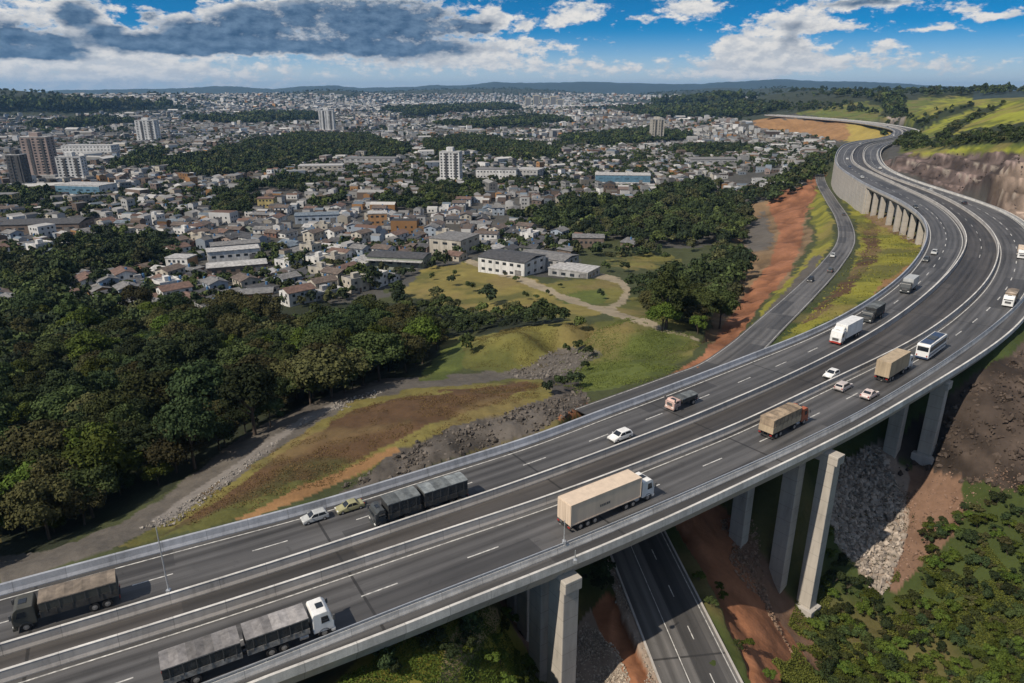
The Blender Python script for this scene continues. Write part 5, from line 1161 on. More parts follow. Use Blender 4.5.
# where the town may stand, and where woods and fields interrupt it (pixel outlines of ground)
TOWN = [(-260,330),(-260,100),(0,97),(300,95),(560,94),(760,99),(800,105),(760,113),(745,118),(760,128),(830,140),(835,150),(800,175),(770,198),(735,205),(600,226),(690,256),(600,258),(545,252),(470,256),(405,282),(330,306),(150,312),(0,318)]
WOODS = [  # (name phrase, outline, tree spacing m, height)
 ('the long dark wood behind the cream building', [(150,168),(200,158),(245,145),(300,135),(370,137),(410,150),(405,160),(350,157),(300,165),(270,174),(200,179)], 7.5, 9),
 ('the wood behind the white apartment tower', [(420,142),(470,137),(540,146),(560,155),(548,162),(500,160),(480,154),(430,158)], 8, 8),
 ('the trees left of the white apartment tower', [(372,206),(385,200),(420,198),(432,190),(478,191),(486,197),(455,206),(425,214),(400,214)], 7.5, 8),
 ('the wood on the slope behind the factory', [(508,232),(545,218),(600,208),(660,200),(715,196),(742,202),(748,220),(738,242),(690,248),(650,250),(600,240),(545,234)], 6.5, 10),
 ('the round clump by the market hall', [(205,212),(222,198),(245,190),(260,200),(252,214),(225,220)], 6, 9),
 ('the tree row by the white and orange house', [(58,264),(66,248),(100,243),(150,243),(174,246),(178,262),(150,270),(90,272)], 6, 9),
 ('the clump at the left edge of town', [(-40,296),(-40,270),(20,266),(70,272),(84,286),(60,300),(10,302)], 6, 9),
 ('the dark trees beside the side road', [(735,200),(770,186),(800,172),(822,158),(836,150),(838,158),(820,172),(800,190),(765,206)], 7, 8),
 ('the trees near the sports field', [(500,218),(530,210),(560,206),(590,198),(600,204),(560,214),(520,224)], 7, 8),
 ('the wood near the grey white tower', [(110,172),(130,158),(160,150),(172,154),(140,168)], 8, 9),
 ('the dark strip left', [(-100,200),(20,192),(60,198),(30,208),(-60,212)], 8, 8),
 ('the strip below the cream building', [(230,186),(300,178),(330,184),(300,192),(250,194)], 8, 7),
 ('a dark belt', [(560,140),(640,132),(700,136),(690,142),(600,148)], 10, 9), ('a dark belt', [(180,122),(300,116),(330,120),(240,126)], 14, 11), ('a dark belt', [(620,112),(740,106),(790,108),(740,118),(660,120)], 14, 10),
 ('a dark belt', [(0,126),(120,121),(140,125),(40,131)], 14, 10), ('a dark belt', [(380,112),(500,107),(520,110),(420,117)], 16, 11), ('a dark belt', [(-100,110),(60,105),(180,108),(80,112)], 18, 12), ('a dark belt', [(560,103),(700,99),(760,102),(650,106)], 20, 12),
 ('a dark belt', [(430,126),(540,118),(570,123),(480,131)], 13, 9), ('a dark belt', [(640,196),(690,184),(720,188),(690,197)], 8, 8), ('a dark belt', [(300,205),(345,198),(352,206),(320,212)], 7, 8), ('a dark belt', [(660,152),(720,146),(760,150),(700,158)], 9, 8)]
FIELDS = [[(535,143),(580,138),(596,142),(560,150)], [(718,180),(770,174),(790,182),(740,190)], [(540,222),(570,216),(575,226),(550,230)], [(590,252),(640,246),(680,256),(620,268)], [(270,190),(300,186),(310,192),(280,198)]]
def blocked(px, py, x, y):
    b = np.zeros(len(px), bool)
    for _, P, _, _ in WOODS: b |= inpoly(px, py, P)
    for P in FIELDS: b |= inpoly(px, py, P)
    for (lx, ly, ph, rad, p) in LAND: b |= np.hypot(x - p[0], y - p[1]) < rad + 7
    return b
rng = np.random.default_rng(11)
H = []
for (r0, r1, sp, wlo, whi, hlo, hhi) in ((180, 760, 10.2, 5.5, 10, 2.8, 5.8), (760, 1600, 11.2, 5.5, 10.5, 2.8, 5.8), (1600, 3200, 17.5, 7.5, 16, 3, 8.5), (3200, 7800, 34, 11, 28, 4, 14)):
    n = int(2 * r1 / sp); gx, gy = np.meshgrid(np.arange(-n // 2, n // 2) * sp, np.arange(0, n // 2 + 1) * sp * .95)
    gx = gx.ravel(); gy = gy.ravel(); r = np.hypot(gx, gy); k = (r > r0) & (r <= r1) & (np.abs(np.arctan2(gx, gy)) < .86); gx, gy = gx[k], gy[k]
    # districts with their own street grid
    ang = (np.floor(fbm(gx, gy, 420, 2, 91) * 9) * .37); ca, sa = np.cos(ang), np.sin(ang)
    u, v = gx * ca + gy * sa, -gx * sa + gy * ca
    street = (np.mod(u, sp * 5.2) < sp * .9) | (np.mod(v, sp * 2.55) < sp * .62)
    jx, jy = rng.uniform(-.22, .22, len(gx)) * sp, rng.uniform(-.22, .22, len(gx)) * sp
    x, y = gx + jx, gy + jy
    k = ~street | (r1 > 1700); x, y, ang = x[k], y[k], ang[k]
    z = np.empty(len(x)); z = hz(x, y); px, py = project(x, y, z)
    dens = fbm(x, y, 160, 3, 95)
    k = inpoly(px, py, TOWN) & ~blocked(px, py, x, y) & (dens > (.2 if r1 < 1700 else .36)) & (z < -18 if r1 < 3300 else z < 40)
    x, y, z, ang, px, py = x[k], y[k], z[k], ang[k], px[k], py[k]
    q = len(x); H.append(np.c_[x, y, z, ang + rng.normal(0, .06, q) + (rng.random(q) < .5) * math.pi / 2, rng.uniform(wlo, whi, q), rng.uniform(wlo * .75, whi * .72, q), np.where(rng.random(q) < .96, rng.uniform(hlo, hhi, q), rng.uniform(hhi, hhi * 1.7, q)), px, py])
H = np.vstack(H)
bigm = (rng.random(len(H)) < .035) & (np.hypot(H[:, 0], H[:, 1]) < 3200) & (np.hypot(H[:, 0], H[:, 1]) > 420); H[bigm, 4] *= rng.uniform(1.7, 2.9, bigm.sum()); H[bigm, 5] *= rng.uniform(1.2, 1.7, bigm.sum()); H[bigm, 6] = rng.uniform(4.5, 9.5, bigm.sum())
size = np.where(bigm, 0, 1) * H[:, 4] / np.hypot(np.hypot(H[:, 0], H[:, 1]), CAM_H - H[:, 2]); order = np.argsort(-size * ((H[:, 7] > -8) & (H[:, 7] < 1032)))
# the 240 that show largest, each a house of its own
VAR = []
wk = ['white', 'white', 'pale grey', 'cream', 'white', 'orange', 'pinkish', 'white', 'cream', 'brick red', 'pale grey', 'light blue', 'white', 'cream', 'brown', 'greenish', 'white', 'pale grey', 'cream', 'white']
rk = ['grey', 'brown', 'dark', 'grey', 'pale', 'grey', 'dark', 'rusty', 'grey', 'brown', 'pale', 'grey', 'dark', 'rusty', 'grey', 'dark', 'pale', 'rusty', 'brown', 'blue grey']
stl = ['gable', 'gable', 'shed', 'gable', 'flat', 'gable', 'gable', 'gable', 'flat', 'gable', 'flat', 'gable', 'shed', 'gable', 'shed', 'gable', 'gable', 'gable', 'gable', 'gable']
nst = [1, 2, 1, 1, 2, 1, 1, 2, 2, 1, 1, 2, 1, 1, 1, 1, 1, 1, 2, 1]
dims = [(11, 8), (10, 8.5), (13, 8), (9, 7.5), (10, 9), (11, 8), (8.5, 7.5), (12, 8.5), (9, 8), (10, 7.5), (14, 9), (9, 8), (12, 7), (9, 8), (15, 8), (10, 8), (13, 9), (8.5, 8), (10.5, 8), (12, 8)]
for i in range(20): VAR.append([house(*dims[i], nst[i], wk[i], rk[i], stl[i]), None])
def where_phrase(px, py):
    b = min(LAND, key=lambda L_: math.hypot(L_[0] - px, (L_[1] - py) * 2.2)); dx, dy = px - b[0], (py - b[1]) * 2.2
    rel = ('left of' if dx < 0 else 'right of') if abs(dx) > abs(dy) * 1.3 else ('in front of' if dy > 0 else 'behind')
    return rel + ' ' + b[2].replace('long white institutional', 'long institutional').replace('long white two storey', 'long white').replace('broad white apartment', 'broad white')
def where_near(px, py):
    if py > 285: return 'by the wood edge ' + where_phrase(px, py)
    return where_phrase(px, py)
NB = 240; items = []; used_first = set()
for n_, idx in enumerate(order[:NB]):
    x, y, z, a, w, d, h, px, py = H[idx]; i = int(rng.integers(0, 20)); P_ = VAR[i]
    if i not in used_first: r_ = P_[0]; used_first.add(i)
    else: r_ = copy_tree(P_[0])
    r_.location = (x, y, z); 
    a = (a + math.pi) % (2 * math.pi) - math.pi
    if math.sin(a - math.pi / 2) > 0: a += math.pi
    r_.rotation_euler = (0, 0, a); r_['category'] = 'house'; r_['group'] = 'houses of the near town'
    dsc = ('flat roofed ' if stl[i] == 'flat' else '') + ('two storey ' if nst[i] == 2 else 'low ') + wk[i] + ' house'
    if stl[i] != 'flat': dsc += ' with %s roof' % rk[i]
    lab_ = dsc + ' ' + where_phrase(px, py)
    while len(lab_.split()) > 12: lab_ = lab_.replace(' the ', ' ', 1) if ' the ' in lab_ else ' '.join(lab_.split()[1:])
    items.append((r_, lab_))
for i in range(20):
    if i not in used_first:
        r_ = VAR[i][0]
        for ch in KIDS.get(r_.name, []):
            for g in KIDS.get(ch.name, []): bpy.data.objects.remove(g)
            bpy.data.objects.remove(ch)
        bpy.data.objects.remove(r_)
uniquify(items)
# the rest of the town as one mass of houses
Q = H[order[NB:]]; n = len(Q); w, d, h = Q[:, 4] / 2, Q[:, 5] / 2, Q[:, 6]; c, s = np.cos(Q[:, 3]), np.sin(Q[:, 3])
flat = rng.random(n) < .32; rise = np.where(flat, .05, d * .36)
L = np.stack([np.stack([sx * w, sy * d, zz], -1) for zz in (np.full(n, -2.5), h) for sx, sy in ((-1, -1), (1, -1), (1, 1), (-1, 1))] + [np.stack([-w, 0 * w, h + rise], -1), np.stack([w, 0 * w, h + rise], -1)], 1)
V = np.empty_like(L); V[..., 0] = L[..., 0] * c[:, None] - L[..., 1] * s[:, None] + Q[:, 0:1]; V[..., 1] = L[..., 0] * s[:, None] + L[..., 1] * c[:, None] + Q[:, 1:2]; V[..., 2] = L[..., 2] + Q[:, 2:3]
FQ = np.array([(0, 1, 5, 4), (1, 2, 6, 5), (2, 3, 7, 6), (3, 0, 4, 7), (4, 5, 9, 8), (6, 7, 8, 9), (7, 4, 8, 8), (5, 6, 9, 9)])
wc = np.array([WALLS[k_] for k_ in ('white', 'white', 'white', 'pale grey', 'cream', 'pinkish', 'brown', 'brown', 'pale grey', 'white', 'pale grey', 'white', 'light blue', 'pale grey', 'white', 'cream', 'pale grey', 'orange')]); rc = np.array([ROOFS[k_] for k_ in ('grey', 'grey', 'pale', 'brown', 'dark', 'brown', 'blue grey', 'pale', 'grey', 'dark', 'grey', 'rusty')])
wi = rng.integers(0, len(wc), n); ri = rng.integers(0, len(rc), n)
FC = np.empty((n, 8, 3)); FC[:, :4] = wc[wi][:, None]; FC[:, 6:] = wc[wi][:, None]; FC[:, 4:6] = rc[ri][:, None]; FC *= rng.uniform(.34, 1.02, (n, 1, 1)); FC[Q[:, 4] > 18, 4:6] = np.array([.42, .415, .40]) * rng.uniform(.5, 1.2, ((Q[:, 4] > 18).sum(), 1, 1))
F4 = (FQ[None] + (np.arange(n) * 10)[:, None, None]); quads = F4[:, :6].reshape(-1, 4); tris = F4[:, 6:, :3].reshape(-1, 3)
allf = np.vstack([quads, np.c_[tris, tris[:, 2]]])
# windows as thin dark panes on the walls of the nearer ones
town = bpy.data.meshes.new('town_houses'); vv = V.reshape(-1, 3)
fl = [tuple(f) for f in quads.tolist()] + [tuple(f) for f in tris.tolist()]; town.from_pydata(vv.tolist(), [], fl)
ca_ = np.vstack([FC[:, :6].reshape(-1, 3), FC[:, 6:].reshape(-1, 3)]); a_ = town.attributes.new('Col', 'FLOAT_COLOR', 'FACE'); a_.data.foreach_set('color', np.c_[ca_, np.ones(len(ca_))].astype(np.float32).ravel())
town.materials.append(attr_mat('town_walls', .8, .16, .6, 0, .02)); to = link(bpy.data.objects.new('town_houses', town)); tag(to, 'dense mass of small pale houses spreading to the horizon', 'houses', kind='stuff')
near_ = np.hypot(Q[:, 0], Q[:, 1]) < 1100; wv = []; wf = []
for q in Q[near_]:
    c_, s_ = math.cos(q[3]), math.sin(q[3])
    for (sx, sy, half) in ((0, -1, q[4] / 2), (0, 1, q[4] / 2), (-1, 0, q[5] / 2), (1, 0, q[5] / 2)):
        ox, oy = sx * (q[4] / 2 + .04), sy * (q[5] / 2 + .04); tx, ty = -sy, sx
        if (ox * c_ - oy * s_) * q[0] + (ox * s_ + oy * c_) * q[1] > 0: continue
        for zf in range(max(1, int(q[6] / 3))):
            for k_ in (-.5, .15, .6)[: 3 if half > 4.5 else 2]:
                b = k_ * half; P_ = [(ox + tx * (b + e), oy + ty * (b + e), q[2] + zf * 3 + zz) for e, zz in ((-.6, .9), (.6, .9), (.6, 2.2), (-.6, 2.2))]
                o_ = len(wv); wv += [(p[0] * c_ - p[1] * s_ + q[0], p[0] * s_ + p[1] * c_ + q[1], p[2]) for p in P_]; wf.append((o_, o_ + 1, o_ + 2, o_ + 3))
if wf: np_mesh('house_windows', wv, np.array(wf), WIN, to)['kind'] = 'stuff'

# ------------------------------------------------------------------ trees
BARK = mat('bark', (.075, .055, .04), .9, var=.3, scale=3, streak=True)
LEAF = foliage_mat('leaves', (.017, .025, .009), (.074, .094, .030)); LEAFB = foliage_mat('bright_leaves', (.022, .036, .007), (.098, .128, .022), .02); LEAFO = foliage_mat('olive_leaves', (.030, .031, .014), (.086, .082, .030), .02); LEAFD = foliage_mat('dark_leaves', (.012, .020, .009), (.048, .066, .025), .02)
def leaf_cloud(rs, n_clump, per, rx, rz, zc, cr, size, squash=.8):
    """leaf quads clustered on clumps spread through an ellipsoid crown"""
    u = rs.normal(size=(n_clump, 3)); u /= np.linalg.norm(u, axis=1)[:, None]; u[:, 2] = np.where(u[:, 2] < -.45, -u[:, 2] * .6, u[:, 2])
    rad = rs.uniform(.45, 1.0, n_clump) ** .6; C = u * rad[:, None] * np.array([rx, rx, rz]) + np.array([0, 0, zc]); cr_ = cr * rs.uniform(.65, 1.3, n_clump)
    v = rs.normal(size=(n_clump, per, 3)); v /= np.linalg.norm(v, axis=2)[..., None]; v[..., 2] = np.where(v[..., 2] < -.3, -v[..., 2], v[..., 2])
    P = C[:, None] + v * (cr_[:, None] * rs.uniform(.55, 1.05, (n_clump, per)))[..., None] * np.array([1, 1, squash])
    P = P.reshape(-1, 3); N = (v + rs.normal(0, .38, v.shape)).reshape(-1, 3); N /= np.linalg.norm(N, axis=1)[:, None]
    T = np.cross(N, rs.normal(size=N.shape)); T /= np.linalg.norm(T, axis=1)[:, None]; B = np.cross(N, T); s = size * rs.uniform(.6, 1.4, len(P))[:, None]
    V = np.stack([P - T * s - B * s * .55, P + T * s * .2 - B * s * .7, P + T * s + B * s * .5, P - T * s * .3 + B * s * .7], 1)
    return V.reshape(-1, 3), np.arange(len(P) * 4).reshape(-1, 4), C
def tree(seed, h, rx, leaf, clumps, per, size, name='tree', trunk_h=.35, slim=False):
    rs = np.random.default_rng(seed); root = empty(name); rz = h * (.36 if not slim else .45); zc = h - rz * 1.02
    V, F, C = leaf_cloud(rs, clumps, per, rx, rz, zc, rx * .40, size)
    m = MB(); t = h * trunk_h; m.cyl((0, 0, -.6), (rs.uniform(-.2, .2), rs.uniform(-.2, .2), t), h * .028, 8, r2=h * .02); top = Vector((0, 0, t))
    m.cyl((0, 0, t - .1), (rs.uniform(-.4, .4), rs.uniform(-.4, .4), zc + rz * .4), h * .02, 7, r2=h * .006)
    for k in rs.choice(len(C), 6, replace=False): m.cyl((0, 0, t * rs.uniform(.75, 1.15)), tuple(C[k]), h * .011, 5, r2=h * .003)
    m.build('trunk', BARK, root); np_mesh('crown', V, F, leaf, root); return root
KINDS = [  # prototype, words
 [tree(1, 9.5, 4.2, LEAF, 37, 180, 0.22), 'broad mid green tree'], [tree(2, 10.5, 3.8, LEAFD, 37, 171, 0.22), 'tall dark green tree'], [tree(3, 8.0, 3.6, LEAFO, 32, 171, 0.20), 'rounded olive tree'], [tree(4, 8.5, 3.9, LEAFB, 35, 180, 0.20), 'bright leafy tree'],
 [tree(5, 11.5, 3.2, LEAF, 37, 161, 0.20, slim=True), 'slender mid green tree'], [tree(6, 7.0, 3.4, LEAFD, 30, 171, 0.19), 'low dark bushy tree'], [tree(7, 9.0, 4.6, LEAFO, 40, 171, 0.22), 'wide olive tree'], [tree(8, 6.0, 2.8, LEAFB, 25, 171, 0.18), 'small bright tree']]
FOREST = [('near wood', [(-70,640),(-70,316),(0,316),(60,312),(160,320),(260,328),(330,332),(400,334),(440,336),(452,342),(432,358),(410,373),(385,379),(330,401),(250,438),(160,495),(70,537),(0,551)], 5.6, 1.0),
 ('wood edge', [(400,306),(440,312),(480,318),(530,322),(575,325),(582,329),(540,333),(490,336),(455,340),(420,336),(395,326)], 5.0, .55),
 ('thicket by the dirt path', [(652,330),(672,344),(700,340),(722,316),(740,290),(744,266),(728,256),(700,266),(690,282),(665,282),(640,292),(636,304),(660,312)], 5.8, .85),
 ('tree row', WOODS[5][1], 6.0, .9), ('left clump', WOODS[6][1], 6.0, .9), ('slope wood', WOODS[3][1], 6.8, 1.0), ('tower trees', WOODS[2][1], 7.5, .9), ('round clump', WOODS[4][1], 6.5, .9)]
rng = np.random.default_rng(5); TREES = []
for (nm, P, sp, sc) in FOREST:
    xs = []; 
    W_ = np.array([on_town(px, py, -28)[:2] for px, py in P]); lo, hi = W_.min(0) - 10, W_.max(0) + 10
    gx, gy = np.meshgrid(np.arange(lo[0], hi[0], sp), np.arange(lo[1], hi[1], sp)); gx = gx.ravel() + rng.uniform(-.42, .42, gx.size) * sp; gy = gy.ravel() + rng.uniform(-.42, .42, gy.size) * sp
    k = (np.hypot(gx, gy) > 60) & (gy > 40); gx, gy = gx[k], gy[k]; z = hz(gx, gy); px, py = project(gx, gy, z); jn = (fbm(gx, gy, 22, 3, 151) - .5) * 44 * np.clip(200 / np.hypot(gx, gy), .3, 1) * (0 if nm == 'near wood' else 1); k = inpoly(px + jn, py + jn * .5, P)
    if nm == 'near wood': k &= (px > -60)
    for x, y, zz, a, b in zip(gx[k], gy[k], z[k], px[k], py[k]): TREES.append((x, y, zz, a, b, sc * (rng.uniform(.62, 1.1) if rng.random() < .82 else rng.uniform(1.1, 1.45)), nm))
# single trees seen one by one
for px, py, s_, nm in ((101,292,1.0,'lone'), (297,272,1.1,'lone'), (357,286,1.3,'lone'), (374,290,1.0,'lone'), (151,300,1.0,'lone'), (488,306,1.0,'lone'), (437,300,.8,'lone'), (398,298,.8,'lone'), (468,358,.5,'lone'), (578,352,.32,'lone'), (566,350,.28,'lone'), (588,356,.3,'lone'), (610,262,.8,'lone'), (650,255,.8,'lone'), (600,300,.4,'lone'), (516,282,.4,'lone'), (470,292,.5,'lone'), (452,286,.5,'lone'), (722,250,1.1,'lone'), (735,262,1.0,'lone'), (250,282,.7,'lone'), (275,288,.8,'lone'), (225,288,.8,'lone'), (190,290,.8,'lone'), (320,292,.8,'lone'), (536,300,.3,'lone'), (548,296,.25,'lone'), (560,288,.25,'lone'), (505,277,.3,'lone'), (525,300,.35,'lone'), (455,276,.3,'lone'), (432,280,.35,'lone'), (585,372,.25,'lone'), (560,398,.35,'lone'), (548,402,.3,'lone'), (575,392,.4,'lone'), (700,235,.8,'lone'), (690,252,.7,'lone'), (640,250,.7,'lone'), (665,262,.6,'lone'), (625,272,.6,'lone'), (605,272,.6,'lone')):
    p = on_town(px, py, -30); TREES.append((p[0], p[1], p[2], px, py, s_, nm))
T = sorted(TREES, key=lambda t: -t[5] / math.hypot(t[0], t[1]) * (1 if -25 < t[3] < 1040 and t[4] < 700 else .01))
NT_ = 290; items = []; first = set()
def tree_place(px, py, nm):
    if nm == 'lone': return 'standing alone ' + where_phrase(px, py)
    if nm == 'thicket by the dirt path': return 'in the thicket right of the dirt path'
    if nm == 'wood edge': return 'on the wood edge below the gold field'
    if nm == 'tree row': return 'in the row by the white and orange house'
    if nm == 'left clump': return 'in the clump at the left edge of town'
    if nm == 'slope wood': return 'in the slope wood behind the factory'
    if nm == 'tower trees': return 'left of the white apartment tower'
    if nm == 'round clump': return 'in the round clump of the town'
    if py > 500: return 'of the near wood above the grey track bend'
    if py > 440: return 'of the near wood, second belt from the track'
    if py > 400: return 'in the middle of the near wood'
    if py > 360: return 'in the back half of the near wood'
    return 'at the town side of the near wood'
for t in T[:NT_]:
    x, y, zz, px, py, s_, nm = t
    w_ = fbm(np.array([x]), np.array([y]), 30, 2, 101)[0]; i = int(rng.choice(8, p=[.2, .2, .15, .07, .12, .12, .1, .04]))
    if w_ > .58 and rng.random() < .6: i = int(rng.choice([3, 7, 0]))
    if w_ < .42 and rng.random() < .5: i = int(rng.choice([2, 6]))
    K_ = KINDS[i]
    if i not in first: r_ = K_[0]; first.add(i)
    else: r_ = copy_tree(K_[0])
    r_.location = (x, y, zz); k_ = s_; r_.scale = (k_ * rng.uniform(.9, 1.12), k_ * rng.uniform(.9, 1.12), k_ * rng.uniform(.85, 1.15)); r_.rotation_euler = (0, 0, rng.uniform(0, 6.28))
    r_['category'] = 'tree'; r_['group'] = 'trees of the near woods'; items.append((r_, K_[1] + ' ' + tree_place(px, py, nm)))
uniquify(items)
# the remaining trees of those woods and all farther woods: one mass
LEAFM = attr_mat('far_leaves', .9, .3, .6, 0, .03)
def merged_trees(name, pts, protoV, protoF, rs, parent=None):
    n = len(pts); k = len(protoV[0]); nf = len(protoF)
    pi = rs.integers(0, len(protoV), n); a = rs.uniform(0, 6.28, n); c, s = np.cos(a), np.sin(a)
    A = np.stack([protoV[i] for i in pi]); sx = pts[:, 3:4]; V = np.empty_like(A)
    V[..., 0] = (A[..., 0] * c[:, None] - A[..., 1] * s[:, None]) * sx + pts[:, 0:1]; V[..., 1] = (A[..., 0] * s[:, None] + A[..., 1] * c[:, None]) * sx + pts[:, 1:2]; V[..., 2] = A[..., 2] * sx * rs.uniform(.75, 1.2, (n, 1)) + pts[:, 2:3]
    F = (protoF[None] + (np.arange(n) * k)[:, None, None]).reshape(-1, 4)
    pal = np.array([(.026, .038, .014), (.040, .056, .018), (.050, .054, .022), (.020, .030, .014), (.060, .078, .022)]); tc_ = pal[rs.choice(5, n, p=[.32, .28, .16, .16, .08])] * rs.uniform(.75, 1.5, (n, 1))
    fc = np.repeat(tc_, nf, axis=0) * rs.uniform(.6, 1.4, (n * nf, 1))
    o = np_mesh(name, V.reshape(-1, 3), F, LEAFM, face_cols=fc); o['kind'] = 'stuff'; return o
pv = []; 
for sd in range(6):
    rs_ = np.random.default_rng(40 + sd); V, Fp, _ = leaf_cloud(rs_, 18, 34, 3.7, 3.3, 5.2, 1.7, .58); pv.append(V)
rest = np.array([t[:3] + (t[5],) for t in T[NT_:] if t[0] / max(t[1], 1) < .2 or True])
o = merged_trees('woodland', rest, pv, Fp, rng); tag(o, 'dark crowns of the woods behind the nearest trees', 'woods')
pv2 = []
for sd in range(6):
    rs_ = np.random.default_rng(60 + sd); V, Fq, _ = leaf_cloud(rs_, 8, 14, 3.7, 3.2, 4.6, 2.0, 1.25); pv2.append(V)
pts = []
for w_i, (nm, P, sp, hh) in enumerate(WOODS):
    if w_i in (2, 3, 4, 5, 6): continue
    W_ = np.array([on_town(px, py, -35)[:2] for px, py in P]); lo, hi = W_.min(0), W_.max(0)
    gx, gy = np.meshgrid(np.arange(lo[0], hi[0], sp), np.arange(lo[1], hi[1], sp)); gx = gx.ravel() + rng.uniform(-.4, .4, gx.size) * sp; gy = gy.ravel() + rng.uniform(-.4, .4, gy.size) * sp
    z = hz(gx, gy); px, py = project(gx, gy, z); r = np.hypot(gx, gy); jit = (fbm(gx, gy, 60, 3, 111) - .5) * 26 * np.clip(500 / r, .15, 1)
    k = inpoly(px + jit * 1.5, py + jit * .5, P); pts.append(np.c_[gx, gy, z, np.full(len(gx), hh / 9.0) * rng.uniform(.7, 1.25, len(gx)) * sp / 7.5][k])
# garden trees between the houses
for r0, r1, cnt, sc in ((230, 900, 9000, .55), (900, 1800, 14000, .62), (1800, 4200, 9000, 1.0), (4200, 7800, 4500, 1.7)):
    r = np.sqrt(rng.uniform(r0 ** 2, r1 ** 2, cnt * 2)); a = rng.uniform(-.8, .8, cnt * 2); x, y = r * np.sin(a), r * np.cos(a); z = hz(x, y); px, py = project(x, y, z)
    b = np.zeros(len(x), bool)
    for (lx, ly, ph, rad, p) in LAND: b |= np.hypot(x - p[0], y - p[1]) < rad + 4
    k = inpoly(px, py, TOWN) & ~b & (fbm(x, y, 150, 3, 121) > .40 + .1 * rng.random(len(x))); pts.append(np.c_[x, y, z, rng.uniform(.6, 1.3, len(x)) * sc][k])
# shrub belts and tree lines on the hills to the right
HB = [([(800,97),(850,92),(920,90),(1040,90),(1040,94),(940,97),(905,97),(902,120),(884,116),(884,106),(860,99)], 26, 1.5), ([(902,129),(930,116),(970,105),(974,108),(940,118),(920,130),(906,133)], 9, .5), ([(930,143),(952,126),(990,108),(1006,104),(998,109),(965,125),(945,143)], 7, .45), ([(940,143),(975,135),(1024,131),(1060,129),(1060,140),(1000,144),(960,147),(930,150)], 5.5, .42), ([(862,128),(900,122),(912,134),(915,140),(890,142)], 12, .8), ([(760,112),(800,104),(850,106),(880,116),(840,112)], 22, 1.0), ([(886,143),(905,136),(925,140),(930,150),(905,152)], 6, .6)]
for P, sp, sc in HB:
    cand = []
    x0, x1 = min(p[0] for p in P), max(p[0] for p in P); y0, y1 = min(p[1] for p in P), max(p[1] for p in P)
    n_ = int((x1 - x0) * (y1 - y0) * .17) + 20
    for px, py in zip(rng.uniform(x0, x1, n_), rng.uniform(y0, y1, n_)):
        if not inpoly(np.array([px]), np.array([py]), P)[0]: continue
        cand.append((px, py))
    if not cand: continue
    # march each sight line to the hillside to find the world point of the shrub belt
    for px, py in cand:
        d = ray(px, py); tt = np.geomspace(300, 2600, 130); X_ = d[0] * tt; Y_ = d[1] * tt; Z_ = CAM_H + d[2] * tt; h_ = hz(X_, Y_); i = np.argmax(Z_ < h_)
        if Z_[i] < h_[i]:
            p0, o0 = station((X_[i], Y_[i]))
            if oG[np.searchsorted(S, p0) - 1] - 5 < o0 < oA[np.searchsorted(S, p0) - 1] + 5: continue
            pts.append(np.array([[X_[i], Y_[i], h_[i] - .4, sc * rng.uniform(.6, 1.3)]]))
# far belts on the horizon hills
r = rng.uniform(2600, 7000, 9000); a = rng.uniform(-.8, .75, 9000); x, y = r * np.sin(a), r * np.cos(a); z = hz(x, y); k = z > -20; pts.append(np.c_[x, y, z, rng.uniform(.9, 1.8, 9000)][k])
pts = np.vstack(pts)
o = merged_trees('far_woods', pts, pv2, Fq, rng); tag(o, 'dark tree belts and garden trees scattered through the far town and hills', 'woods')

# ------------------------------------------------------------------ shrubs, undergrowth, stones below the viaduct
SHR = [[tree(31, 2.6, 1.7, LEAFB, 14, 60, .17, 'shrub', .2), 'bright green shrub'], [tree(32, 2.2, 1.5, LEAF, 13, 60, .16, 'shrub', .2), 'mid green shrub'], [tree(33, 3.0, 1.8, LEAFD, 15, 60, .18, 'shrub', .2), 'dark green shrub'], [tree(34, 1.8, 1.4, LEAFO, 12, 55, .15, 'shrub', .2), 'olive shrub']]
SPOT = []
def spots(P, z0, sp, kinds, where, lo, hi):
    W_ = np.array([U(px, py, z0)[:2] for px, py in P]); a, b = W_.min(0) - 4, W_.max(0) + 4
    gx, gy = np.meshgrid(np.arange(a[0], b[0], sp), np.arange(a[1], b[1], sp)); gx = gx.ravel() + rng.uniform(-.45, .45, gx.size) * sp; gy = gy.ravel() + rng.uniform(-.45, .45, gy.size) * sp
    z = hz(gx, gy); px, py = project(gx, gy, z); k = inpoly(px, py, P)
    for x, y, zz, u_, v_ in zip(gx[k], gy[k], z[k], px[k], py[k]): SPOT.append((x, y, zz, u_, v_, kinds, where, rng.uniform(lo, hi)))
spots([(930,520),(985,498),(1040,492),(1040,700),(900,700),(860,640),(890,605),(915,570)], -22, 1.75, (0, 0, 1, 3, 2), 'on the slope at the lower right corner', .35, .85)
spots([(826,520),(845,560),(880,600),(860,640),(900,700),(830,700),(806,640),(815,580)], -25, 2.0, (0, 1, 1, 2), 'between tall pier and rubble fan', .45, .95)
spots([(505,612),(535,640),(555,690),(470,700),(455,668),(480,640)], -18, 1.7, (0, 0, 1), 'on the bank left of the near pier', .3, .6)
for px, py, s_ in ((385,667,.8), (392,672,.5), (425,645,.6), (438,642,.6), (446,656,.6), (470,622,.9), (473,634,.7), (467,648,.6), (600,578,1.2), (594,588,.8), (606,590,.7)):
    p = on_town(px, py, -12); SPOT.append((p[0], p[1], gz(p[0], p[1]), px, py, (2, 2), 'dotted on the bank left of the near pier' if px < 500 else 'beside the local road under the deck', s_))
spots([(700,555),(715,575),(745,640),(775,690),(755,690),(725,640),(700,590),(690,565)], -19.5, 1.5, (0, 1), 'along the right verge of the local road', .25, .5)
SPOT = sorted(SPOT, key=lambda t: -t[7] * (1 if -10 < t[3] < 1034 and t[4] < 695 else .01))[:280]; items = []; first = set()
